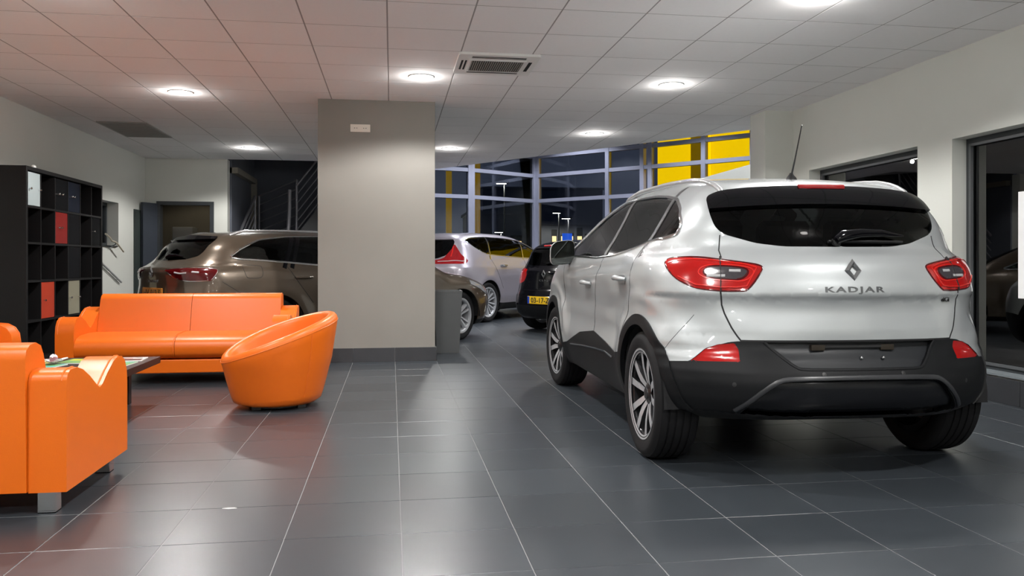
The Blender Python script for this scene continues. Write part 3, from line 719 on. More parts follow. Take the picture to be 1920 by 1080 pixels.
def cube_door(row, cl_, m, knobs, nm='door'):
    za, zb = zs_[4-row], zs_[5-row]; ya, yb = ye[cl_], ye[cl_+1]
    d = box(nm, (sx1-0.026, ya+0.012, za+0.014), (sx1-0.010, yb-0.012, zb-0.014), m, sh, bevel=0.002, seg=1)
    for f_ in knobs: lathe('knob', [(0.006, sx1-0.011), (0.006, sx1+0.006), (0.012, sx1+0.010), (0.010, sx1+0.020), (0.003, sx1+0.022)], M_CHROME, d, n=12, axis='z').rotation_euler = (0, R(90), 0)
    for k_, f_ in zip([c for c in d.children], knobs): k_.location = (0, ya+(yb-ya)*f_, (za+zb)/2)
    return d
cube_door(0, 0, M_FROST, (0.15, 0.85)); cube_door(0, 3, M_NAVY, (0.2, 0.4)); cube_door(1, 2, M_RED, (0.2, 0.4)); cube_door(3, 1, M_ORED, (0.2,)); cube_door(3, 3, M_BEIGE, (0.15, 0.85)); cube_door(0, 2, M_SMOKE, (0.2, 0.45)); cube_door(1, 3, M_SMOKE, ()); cube_door(2, 3, M_SMOKE, ()); cube_door(1, 5, M_SMOKE, (0.2,))
bs = thing('small_sensor', 'small white round sensor on top of the black shelf', 'sensor', (-3.69, 9.02, 2.05))
lathe('housing', [(0.022, 0.0), (0.026, 0.008), (0.024, 0.02), (0.014, 0.03), (0.002, 0.033)], M_WHITE, bs, n=16)
# handrail under the left window
hr = thing('wall_handrail', 'thin chrome handrail sloping down the left wall beside the shelf', 'handrail', (-3.95, 12.3, 1.30))
tube('rail', [(0.0, -0.36, 0.17), (0.0, -0.18, 0.12), (0.0, -0.10, 0.075), (0, 0.0, 0.07), (0, 0.10, 0.055), (0.0, 0.40, -0.07)], 0.013, mat('pale_brass', (0.62, 0.56, 0.44), 0.35, metal=0.3, var=0.05), hr, n=8)
tube('bracket', [(0, 0.05, 0.06), (0.0, 0.05, 0.03), (-0.10, 0.05, -0.03)], 0.008, M_CHROME, hr, n=6)
hr2 = thing('lower_wall_rod', 'grey lower rod fixed close to the left wall', 'handrail', (-4.02, 12.4, 0.92))
tube('rail', [(0, -0.42, 0.15), (0, 0.42, -0.145)], 0.016, mat('pale_grey_rod', (0.5, 0.5, 0.5), 0.4, var=0.04), hr2, n=8)  # pale grey rod sloping close along the wall
for q in (-0.3, 0.3): tube('bracket', [(0, q, -0.35*q), (-0.032, q, -0.35*q)], 0.008, MATS['pale_grey_rod'], hr2, n=6)

# ---------------------------------------------------------------- orange leather seating
ARM = [(0, .095), (0, .560), (.012, .588), (.04, .603), (.11, .606), (.18, .588), (.27, .545), (.355, .492), (.39, .476), (.425, .487), (.50, .536), (.58, .578), (.645, .592), (.70, .587), (.745, .562), (.775, .515), (.785, .45), (.785, .095)]
def seat_unit(name, label, cat, width, loc, rz, nseat, rear_up=0.0, back_h=0.71, group=None):
    """upholstered seat; local x = width, y = depth (0 rear .. .785 front), z up"""
    t = thing(name, label, cat, loc, rz, group); A = 0.15; w2 = width/2
    prof = [(y, z+rear_up*max(0, 1-y/0.38)*(1 if z > 0.3 else 0)) for y, z in ARM]
    for s_ in (-1, 1):
        a = prism('arm', prof, lambda u, v, d: (d, u, v), s_*(w2-A), s_*w2, M_ORANGE, t, bevel=0.022, seg=4, auto=60)
        pts = [(s_*(w2-0.020), y, z+0.002) for y, z in prof[1:-1]]
        tube('seam', pts, 0.0032, M_STITCH, a, n=6)
    b_ = back_h
    back = [(-.012, .10), (-.022, b_-.06), (-.012, b_-.02), (.02, b_), (.08, b_+.006), (.13, b_-.012), (.155, b_-.05), (.265, .36), (.265, .20), (.10, .10)]
    ww = (width-2*A)/nseat
    for k in range(nseat):
        x0 = -w2+A+k*ww
        bk = prism('back_cushion', back, lambda u, v, d: (d, u, v), x0+0.002, x0+ww-0.002, M_ORANGE, t, bevel=0.022, seg=4, auto=60)
        tube('seam', [(x0+0.01, y, z) for y, z in ((.04, b_+.004), (.10, b_+.004), (.145, b_-.03), (.2, .53), (.255, .40))], 0.0028, M_STITCH, bk, n=6)
        seat = [(.20, .22), (.20, .425), (.45, .435), (.66, .428), (.74, .408), (.782, .37), (.795, .325), (.785, .275), (.762, .235), (.70, .22)]
        sc = prism('seat_cushion', seat, lambda u, v, d: (d, u, v), x0+0.002, x0+ww-0.002, M_ORANGE, t, bevel=0.014, seg=3, auto=60)
        tube('seam', [(x0+0.012, y, z) for y, z in ((.28, .431), (.45, .437), (.66, .430), (.742, .409), (.785, .37), (.797, .325), (.787, .275))], 0.0028, M_STITCH, sc, n=6)
    box('base_panel', (-w2+A+0.001, 0.02, 0.10), (w2-A-0.001, 0.755, 0.218), M_ORANGE, t, bevel=0.01, seg=3)
    for s_ in (-1, 1):
        for y in (0.03, 0.69):
            xx = s_*(w2-0.09)
            lg = boxes('leg', [((xx-0.035, y, 0.0), (xx+0.035, y+0.012, 0.10)), ((xx+s_*0.029-0.006, y+0.012, 0.0), (xx+s_*0.029+0.006, y+0.06, 0.10)), ((xx-0.035, y, 0.0), (xx+0.035, y+0.06, 0.004))], M_CHROME, t)
    return t
seat_unit('sofa', 'orange leather two-seat sofa facing the camera in front of the bronze car', 'sofa', 1.93, (-1.86, 8.10, 0), R(180), 2, rear_up=0.05, back_h=0.765)
seat_unit('armchair', 'orange leather armchair in the left foreground seen from behind', 'armchair', 0.88, (-1.79, 3.615, 0), 0, 1, back_h=0.712)
seat_unit('armchair', 'orange leather armchair cut by the left edge before the black shelf', 'armchair', 0.88, (-3.63, 6.30, 0), R(-90), 1, back_h=0.712)

def tub_chair():
    t = thing('tub_chair', 'orange leather tub chair with low sloping rim beside the sofa', 'armchair', (-0.835, 6.17, 0), R(200)); n = 72
    def rimz(ph): c = 0.5+0.5*math.cos(ph); return 0.385+0.305*(1-c)**0.85   # ph=0 is the open front (+x local)
    def rad(ph, z):
        c = 0.5+0.5*math.cos(ph); bulge = 0.300+0.085*max(0, min(1, (z-0.03)/0.30))**0.8+0.06*max(0, z-0.30)/0.4
        return bulge*(1.0+0.03*c)
    outer = []; V = []; F = []
    rows = 26
    for k in range(n):
        ph = 2*math.pi*k/n; zr = rimz(ph); col_ = []
        for j in range(11):                                   # outer shell
            z = 0.03+(zr-0.045-0.03)*(j/10)**1.3; rr = rad(ph, z)
            if j == 0: rr -= 0.03
            col_.append((rr, z))
        r0 = rad(ph, zr-0.045); w_ = 0.042
        for j in range(1, 7):                                  # rolled rim
            a = math.pi*j/6; col_.append((r0-w_+w_*math.cos(a), zr-0.045+0.045*math.sin(a)))
        zs0 = 0.345
        for j in range(1, 9):                                  # inner face down to the seat
            q = j/8; z = (zr-0.045)*(1-q)+zs0*q if zr-0.045 > zs0 else zr-0.045; col_.append((r0-2*w_-0.03*q, min(z, zr-0.045)))
        for (r_, z) in col_: V.append((r_*math.cos(ph), r_*math.sin(ph)*0.96, z))
        rows = len(col_)
    for k in range(n):
        for j in range(rows-1):
            a, b = k*rows+j, ((k+1) % n)*rows+j; F.append((a, b, b+1, a+1))
    F.append([k*rows for k in range(n)][::-1]); F.append([k*rows+rows-1 for k in range(n)])
    sh_ = pyd('shell', V, F, M_ORANGE, t, auto=70)
    lathe('seat_cushion', [(0.275, 0.33), (0.285, 0.35), (0.28, 0.375), (0.255, 0.392), (0.20, 0.40), (0.10, 0.404), (0.004, 0.405)], M_ORANGE, t, n=48, auto=70)
    for ph in (1.95, -1.95, math.pi):
        zr = rimz(ph); tube('seam', [((rad(ph, z)+0.001)*math.cos(ph), (rad(ph, z)+0.001)*math.sin(ph)*0.96, z) for z in np.linspace(0.09, zr-0.05, 12)], 0.003, M_STITCH, sh_, n=6)
    tube('rim_seam', [((rad(2*math.pi*k/60, rimz(2*math.pi*k/60)-0.045)-0.001)*math.cos(2*math.pi*k/60), (rad(2*math.pi*k/60, rimz(2*math.pi*k/60)-0.045)-0.001)*math.sin(2*math.pi*k/60)*0.96, rimz(2*math.pi*k/60)-0.046) for k in range(60)], 0.0035, M_STITCH, sh_, n=6, closed=True)
    lathe('base_ring', [(0.20, 0.004), (0.21, 0.012), (0.21, 0.03), (0.10, 0.03)], M_BLACK, t, n=40)
    for a in (0.6, 2.2, 3.8, 5.4): box('foot', (0.22*math.cos(a)-0.03, 0.22*math.sin(a)-0.02, 0), (0.22*math.cos(a)+0.03, 0.22*math.sin(a)+0.02, 0.03), M_BLACK, t, bevel=0.003)
tub_chair()

# ---------------------------------------------------------------- coffee table and what lies on it
ct = thing('coffee_table', 'low black wooden coffee table between the orange seats', 'table', (-2.30, 6.0, 0))
box('table_top', (-0.53, -0.60, 0.285), (0.53, 0.56, 0.335), M_WENGE, ct, bevel=0.003)
box('leg', (-0.36, 0.36, 0), (0.36, 0.42, 0.285), M_WENGE, ct, bevel=0.002); box('leg', (-0.36, -0.46, 0), (0.36, -0.40, 0.285), M_WENGE, ct, bevel=0.002)
def magazine(label, c, size, rz, z, cover, accents, th=0.006):
    o = thing('magazine', label, 'magazine', (c[0], c[1], z), R(rz), 'magazines on the coffee table'); w_, h_ = size
    box('pages', (-w_/2, -h_/2, 0), (w_/2, h_/2, th-0.001), M_WHITE, o)
    box('cover', (-w_/2, -h_/2, th-0.001), (w_/2, h_/2, th), cover, o)
    for (x0, y0, x1, y1, m) in accents: box('cover_print', (x0*w_, y0*h_, th), (x1*w_, y1*h_, th+0.0004), m, o)
pY = mat('yellow_print', (0.72, 0.66, 0.05), 0.35, var=0.08); pG = mat('green_print', (0.16, 0.40, 0.14), 0.35, var=0.1); pT = mat('teal_print', (0.12, 0.45, 0.40), 0.35, var=0.1)
pW = mat('glossy_white_print', (0.78, 0.76, 0.74), 0.3, var=0.04); pR = mat('red_print', (0.45, 0.07, 0.05), 0.35, var=0.1); pK = mat('dark_print', (0.03, 0.03, 0.035), 0.3, var=0.1)
ZT = 0.335
magazine('white magazine with dark photo at the far right of the table', (-1.98, 6.36), (0.30, 0.22), 4, ZT, pW, [(-0.46, -0.45, 0.46, 0.0, pK), (-0.46, 0.10, 0.2, 0.2, pR), (-0.3, 0.28, 0.4, 0.36, pK)])
magazine('green covered brochure at the right edge of the table', (-1.94, 6.06), (0.21, 0.28), -4, ZT, pG, [(-0.45, 0.25, 0.45, 0.45, pT), (-0.4, -0.4, 0.1, -0.3, pW)])
magazine('grey photo magazine lying beneath the green brochure side', (-1.92, 5.74), (0.21, 0.28), 3, ZT, pK, [(-0.45, -0.1, 0.45, 0.45, pW), (-0.3, -0.35, 0.3, -0.25, pW)])
magazine('bright yellow leaflet at the left of the table', (-2.54, 6.25), (0.26, 0.20), 18, ZT, pY, [(-0.4, -0.35, 0.1, -0.1, pG), (0.1, 0.1, 0.4, 0.35, pW)])
magazine('teal brochure in the middle left of the table', (-2.40, 6.0), (0.20, 0.27), -12, ZT, pT, [(-0.4, 0.1, 0.4, 0.4, pG), (-0.4, -0.4, 0.3, -0.25, pW)])
magazine('white leaflet near the front of the table', (-2.38, 5.68), (0.20, 0.27), 8, ZT, pW, [(-0.4, 0.0, 0.4, 0.4, pT), (-0.4, -0.4, 0.4, -0.3, pK)])
magazine('green folder under the yellow leaflet', (-2.27, 6.30), (0.2, 0.26), -6, ZT, pG, [(-0.4, 0.1, 0.4, 0.4, pY)])
def wrapper():
    t = thing('crumpled_wrapper', 'crumpled white and pink paper wrapper on the table', 'paper', (-2.37, 6.12, ZT+0.008)); rng = random.Random(4)
    mw = mat('thin_white_paper', (0.80, 0.74, 0.73), 0.55, var=0.10, scale=30); mp_ = mat('pink_paper', (0.62, 0.36, 0.40), 0.5, var=0.15, scale=20)
    for k in range(11):
        a = k*2.4+rng.uniform(-.3, .3); L = rng.uniform(0.06, 0.125); el = rng.uniform(0.15, 1.25); wd = rng.uniform(0.02, 0.036); V = []; F = []
        for i in range(6):
            q = i/5; r_ = L*q; e_ = el*(1-0.55*q); ww_ = wd*math.sin(math.pi*(0.12+0.8*q))
            for j in (-1, 0, 1):
                V.append((r_*math.cos(e_)*math.cos(a)-j*ww_*math.sin(a)+rng.uniform(-.003, .003), r_*math.cos(e_)*math.sin(a)+j*ww_*math.cos(a)+rng.uniform(-.003, .003), 0.004+r_*math.sin(e_)+abs(j)*0.008*q+rng.uniform(-.002, .002)))
        for i in range(5):
            for j in range(2): p = i*3+j; F.append((p, p+1, p+4, p+3))
        o = pyd('paper_fold', V, F, mp_ if k % 5 == 2 else mw, t, auto=30)
        sm = o.modifiers.new('thickness', 'SOLIDIFY'); sm.thickness = 0.0008
wrapper()

# ---------------------------------------------------------------- bin beside the column
bn = thing('waste_bin', 'tapered dark grey square bin beside the grey column', 'bin', (0.66, 9.62, 0))
M_BIN = mat('bin_grey', (0.075, 0.078, 0.08), 0.45, var=0.05)
V = []; F = []
for z, k in ((0, 0.132), (0.715, 0.165)):
    for a, b in ((-1, -1), (1, -1), (1, 1), (-1, 1)): V.append((a*k, b*k, z))
F = [(0, 1, 5, 4), (1, 2, 6, 5), (2, 3, 7, 6), (3, 0, 4, 7), (3, 2, 1, 0)]
ob = pyd('body', V, F, M_BIN, bn)
k = 0.168; boxes('rim', [((-k, -k, 0.712), (k, -k+0.02, 0.735)), ((-k, k-0.02, 0.712), (k, k, 0.735)), ((-k, -k+0.02, 0.712), (-k+0.02, k-0.02, 0.735)), ((k-0.02, -k+0.02, 0.712), (k, k-0.02, 0.735))], M_BIN, bn)
box('lid', (-k+0.02, -k+0.02, 0.705), (k-0.02, k-0.02, 0.722), M_BLACK, bn)
# bit of litter on the floor
tag(prism('paper_scrap', [(-0.03, 0), (-0.005, 0.006), (0.02, 0.004), (0.032, -0.003), (0.0, -0.007)], lambda u, v, d: (-0.69+u, 3.60+v, d), 0.0002, 0.0025, M_WHITE), 'tiny white paper scrap on the floor tiles', 'litter')
# ---------------------------------------------------------------- car builder
M_TYRE = mat('tyre_rubber', (0.008, 0.008, 0.009), 0.75, spec=0.2, var=0.15, scale=20)
M_GLOSSBLACK = mat('gloss_black', (0.003, 0.003, 0.004), 0.06, spec=0.3, var=0.05)
M_CLAD = mat('black_cladding', (0.0065, 0.007, 0.008), 0.5, spec=0.16, var=0.08, scale=20, bump=0.08, bscale=500)
M_SEAL = mat('dark_gap', (0.004, 0.004, 0.005), 0.7, var=0.05)
M_REDLENS = mat('red_lens', (0.34, 0.004, 0.003), 0.12, coat=0.5, var=0.18, scale=26, spec=0.6)
M_REDRING = mat('bright_red_light_guide', (0.58, 0.012, 0.007), 0.2, coat=1.0, var=0.1, scale=40)
M_DKREDLENS = mat('dark_red_lens', (0.06, 0.002, 0.003), 0.10, coat=0.3, var=0.25, scale=22)
M_CLEARLENS = mat('grey_clear_lens', (0.045, 0.04, 0.045), 0.12, coat=0.4, var=0.3, scale=30)
M_REFLECT = mat('lamp_reflector', (0.36, 0.36, 0.37), 0.4, var=0.1)
M_SEAT = mat('seat_fabric', (0.04, 0.038, 0.036), 0.8, var=0.1)
M_TRIMIN = mat('car_interior_plastic', (0.03, 0.03, 0.032), 0.6, var=0.1)
M_CARGLASS = glass('car_glass', (0.45, 0.52, 0.50), ior=1.4); M_TINT = glass('tinted_car_glass', (0.10, 0.11, 0.11), ior=1.33); M_DTINT = glass('dark_tinted_glass', (0.05, 0.055, 0.055), ior=1.4)
M_RIMSILVER = mat('rim_silver', (0.40, 0.41, 0.43), 0.33, metal=0.35, var=0.05); M_RIMDARK = mat('rim_dark_gloss', (0.02, 0.02, 0.022), 0.2, metal=0.3, var=0.1)
M_PLATEY = mat('plate_yellow', (0.80, 0.50, 0.015), 0.4, var=0.05); M_PLATEB = mat('plate_blue', (0.01, 0.05, 0.40), 0.4, var=0.05)
M_PLATEO = mat('plate_amber', (0.45, 0.17, 0.02), 0.4, var=0.08)

def shell_part(name, S, mask, m, parent, offset=0.0, skirt=0.015, bulge=None):
    if mask.sum() == 0: return None
    V, T = S.take(mask); Nn = S.b.normal(V)
    off = offset if bulge is None else offset+bulge(V)
    Vd = V+Nn*(off[:, None] if hasattr(off, '__len__') else off)
    nv = len(Vd); tris = T.tolist()
    ed = {}
    for a, b, c in tris:
        for p, q in ((a, b), (b, c), (c, a)): ed[(p, q)] = True
    bnd = [(p, q) for (p, q) in ed if (q, p) not in ed]
    VV = [tuple(v) for v in Vd]; FF = [tuple(t) for t in tris]; ln = [Nn[i] for t in tris for i in t]
    if skirt:
        for p, q in bnd:
            i = len(VV); a, b = Vd[p], Vd[q]; a2, b2 = V[p]-Nn[p]*skirt, V[q]-Nn[q]*skirt
            VV += [tuple(a), tuple(b), tuple(b2), tuple(a2)]; FF.append((i+1, i, i+3, i+2))
            n = np.cross(a-b, a2-b); L_ = np.linalg.norm(n); n = n/L_ if L_ > 1e-12 else Nn[p]
            ln += [n]*4
    me = bpy.data.meshes.new(name); me.from_pydata(VV, [], FF); me.update()
    me.polygons.foreach_set('use_smooth', [True]*len(FF))
    me.normals_split_custom_set([tuple(float(x) for x in v) for v in ln])
    return link(name, me, m, parent)
def densify(pts, step=0.02, closed=False):
    P = [np.array(p, float) for p in pts]; out = []
    if closed: P.append(P[0])
    for a, b in zip(P, P[1:]):
        k = max(1, int(np.linalg.norm(b-a)/step)); out += [a+(b-a)*i/k for i in range(k)]
    if not closed: out.append(P[-1])
    return np.array(out)
def smooth_path(pts, n=2, closed=False):
    P = np.array(pts, float)
    for _ in range(n):
        Q = []
        m_ = len(P)
        rng = range(m_) if closed else range(m_-1)
        if not closed: Q.append(P[0])
        for i in rng:
            a, b = P[i], P[(i+1) % m_]; Q += [a*.75+b*.25, a*.25+b*.75]
        if not closed: Q.append(P[-1])
        P = np.array(Q)
    return P
def strip(name, body, pts, width, height, m, parent, closed=False, lift=0.0, step=0.02, proj=6):
    """flat bead lying on the body along a path"""
    P = body.project(densify(pts, step, closed), proj); Nn = body.normal(P); n = len(P)
    Tn = np.roll(P, -1, 0)-np.roll(P, 1, 0)
    if not closed: Tn[0] = P[1]-P[0]; Tn[-1] = P[-1]-P[-2]
    Tn /= np.maximum(np.linalg.norm(Tn, axis=1), 1e-9)[:, None]
    B = np.cross(Nn, Tn); B /= np.maximum(np.linalg.norm(B, axis=1), 1e-9)[:, None]
    V = []; F = []
    for i in range(n):
        for (u, v) in ((-.5, -0.5), (-.5, .6), (-.25, 1), (.25, 1), (.5, .6), (.5, -0.5)): V.append(P[i]+B[i]*u*width+Nn[i]*(lift+v*height))
    for i in range(n if closed else n-1):
        a, b = i*6, ((i+1) % n)*6
        for k in range(5): F.append((a+k, a+k+1, b+k+1, b+k))
    if not closed: F += [tuple(range(6)), tuple(range((n-1)*6, n*6))]
    return pyd(name, V, F, m, parent, auto=50)
def side_y(body, x, z, sgn):
    """point on the body side at (x,z)"""
    ys = np.linspace(1.2, 0.0, 500); P = np.stack([np.full(500, x), ys, np.full(500, z)], 1); v = body.F(P); i = int(np.argmax(v < 0))
    return (x, sgn*ys[i], z)
def rear_x(body, y, z):
    xs = np.linspace(-0.3, 2.5, 900); P = np.stack([xs, np.full(900, y), np.full(900, z)], 1); v = body.F(P); i = int(np.argmax(v < 0))
    return (xs[i], y, z)
def make_wheel(name, parent, Rt, rim, wd, style='five', nsp=5):
    """axis along y, outer face at +y; origin at the wheel centre"""
    wh = lathe(name, [(rim-0.035, -wd*0.55), (rim+0.002, -wd*0.5), (rim-0.012, -wd*0.46), (rim-0.03, -0.0), (rim-0.024, wd*0.36), (rim-0.006, wd*0.43), (rim+0.004, wd*0.455), (rim+0.008, wd*0.47), (rim+0.002, wd*0.475), (rim-0.012, wd*0.465)], M_RIMDARK if style == 'pairs' else M_RIMSILVER, parent, n=56, axis='y', auto=40)
    h = wd/2; g = 0.007
    prof = [(rim-0.002, -h*0.90), (rim+0.02, -h*0.98), (rim+(Rt-rim)*0.55, -h*1.03), (Rt-0.022, -h*0.97), (Rt-0.006, -h*0.84)]
    for c in (-0.50, -0.17, 0.17, 0.50): prof += [(Rt, (c-0.09)*h*1.0-0.02*h), (Rt, (c-0.05)*h), (Rt-g, (c-0.045)*h), (Rt-g, (c+0.045)*h), (Rt, (c+0.05)*h)]
    prof += [(Rt-0.006, h*0.84), (Rt-0.022, h*0.97), (rim+(Rt-rim)*0.62, h*1.03), (rim+(Rt-rim)*0.55, h*1.035), (rim+(Rt-rim)*0.40, h*1.02), (rim+0.02, h*0.98), (rim-0.002, h*0.90)]
    lathe('rim_lip', [(rim-0.020, wd*0.44), (rim-0.004, wd*0.474), (rim+0.003, wd*0.478), (rim+0.004, wd*0.45)], M_RIMSILVER, wh, n=56, axis='y', auto=60)
    lathe('tyre', prof, M_TYRE, wh, n=72, axis='y', auto=30)
    lathe('brake_disc', [(rim*0.30, 0.0), (rim*0.72, 0.0), (rim*0.72, -0.02), (rim*0.3, -0.02)], mat('brake_disc_steel', (0.10, 0.10, 0.10), 0.5, metal=0.5, var=0.1), wh, n=32, axis='y')
    yf = wd*0.42
    def sp(poly, y0, y1, top, mats, ang):
        ca, sa = math.cos(ang), math.sin(ang); bm = bmesh.new()
        A = [bm.verts.new((r_*ca-t_*sa, y1-0.030*(1-(r_-0.05)/(rim-0.05))**2*top, r_*sa+t_*ca)) for r_, t_ in poly]
        B = [bm.verts.new((r_*ca-t_*1.25*sa, y0, r_*sa+t_*1.25*ca)) for r_, t_ in poly]
        f0 = bm.faces.new(A); f0.material_index = 0; f1 = bm.faces.new(B[::-1]); f1.material_index = 1
        for i in range(len(poly)): f = bm.faces.new((A[i], B[i], B[(i+1) % len(poly)], A[(i+1) % len(poly)])); f.material_index = 1
        return from_bm('spoke', bm, mats, wh)
    for k in range(nsp):
        a = 2*math.pi*k/nsp+math.pi/2+0.15
        if style == 'pairs':
            for s_ in (-1, 1):
                pts = [(0.040, s_*0.002), (0.040, s_*0.028), (0.09, s_*0.042), (rim*0.55, s_*0.056), (rim-0.008, s_*0.092), (rim-0.004, s_*0.050), (rim*0.62, s_*0.022), (0.11, s_*0.008)]
                sp(pts if s_ > 0 else pts[::-1], yf-0.055, yf, 1.0, [M_RIMSILVER, M_RIMDARK], a)
        elif style == 'twin':
            for s_ in (-1, 1):
                pts = [(0.045, s_*0.006), (0.045, s_*0.022), (rim-0.012, s_*0.060), (rim-0.012, s_*0.030)]
                sp(pts if s_ > 0 else pts[::-1], yf-0.05, yf, 1.0, [M_RIMSILVER, M_RIMSILVER], a)
        else:
            sp([(0.045, -0.03), (rim*0.6, -0.028), (rim-0.012, -0.055), (rim-0.012, 0.055), (rim*0.6, 0.028), (0.045, 0.03)], yf-0.05, yf, 1.0, [M_RIMSILVER, M_RIMSILVER], a)
    lathe('hub_cap', [(0.066, yf-0.06), (0.064, yf-0.032), (0.05, yf-0.026), (0.034, yf-0.02), (0.030, yf-0.014), (0.002, yf-0.012)], M_RIMSILVER if style != 'pairs' else M_RIMDARK, wh, n=24, axis='y')
    return wh
def mirror_pts(P, s): return [(p[0], s*abs(p[1]), p[2]) for p in P]
def diamond_badge(name, parent, loc, rz, hh, hw, tilt=0.0):
    o = bpy.data.objects.new(name, None)
    bm = bmesh.new(); outer = [(0, hh), (hw, 0), (0, -hh), (-hw, 0)]; i_ = 0.42; mid = 0.72
    A = [bm.verts.new((u, 0, v)) for u, v in outer]; Mv = [bm.verts.new((u*mid, -0.014, v*mid)) for u, v in outer]; I = [bm.verts.new((u*i_, -0.006, v*i_)) for u, v in outer]; Bk = [bm.verts.new((u*i_, 0.0, v*i_)) for u, v in outer]
    for P_, Q_ in ((A, Mv), (Mv, I), (I, Bk)):
        for k in range(4): bm.faces.new((P_[k], P_[(k+1) % 4], Q_[(k+1) % 4], Q_[k]))
    b_ = from_bm(name, bm, mat('badge_silver', (0.24, 0.245, 0.25), 0.22, metal=0.7, var=0.03), parent); b_.location = loc; b_.rotation_euler = (tilt, 0, rz); return b_
def seat_set(parent, body, xs, zc, zt, hy=0.37, rear_x0=None):
    for s_ in (-1, 1):
        for x, nm in ((xs, 'front_seat'), ):
            prof = [(x-0.22, zc-0.18), (x-0.36, zt-0.22), (x-0.33, zt-0.18), (x-0.26, zt-0.20), (x-0.10, zc+0.06), (x+0.36, zc+0.04), (x+0.40, zc-0.10), (x+0.1, zc-0.20)]
            sb = prism(nm, prof, lambda u, v, d: (u, d, v), s_*hy-0.24, s_*hy+0.24, M_SEAT, parent, bevel=0.03, seg=3)
            prism('headrest', [(x-0.37, zt-0.17), (x-0.40, zt-0.01), (x-0.36, zt+0.02), (x-0.29, zt-0.0), (x-0.28, zt-0.16)], lambda u, v, d: (u, d, v), s_*hy-0.13, s_*hy+0.13, M_SEAT, sb, bevel=0.025, seg=3)
    if rear_x0 is not None:
        x = rear_x0; prof = [(x-0.16, zc-0.2), (x-0.32, zt-0.24), (x-0.26, zt-0.20), (x-0.20, zt-0.22), (x-0.03, zc+0.06), (x+0.42, zc+0.02), (x+0.42, zc-0.2)]
        rb = prism('rear_seat', prof, lambda u, v, d: (u, d, v), -0.62, 0.62, M_SEAT, parent, bevel=0.03, seg=3)
        for y in (-0.40, 0.0, 0.40): prism('headrest', [(x-0.33, zt-0.20), (x-0.36, zt-0.03), (x-0.32, zt), (x-0.25, zt-0.02), (x-0.24, zt-0.19)], lambda u, v, d: (u, d, v), y-0.13, y+0.13, M_SEAT, rb, bevel=0.025, seg=3)

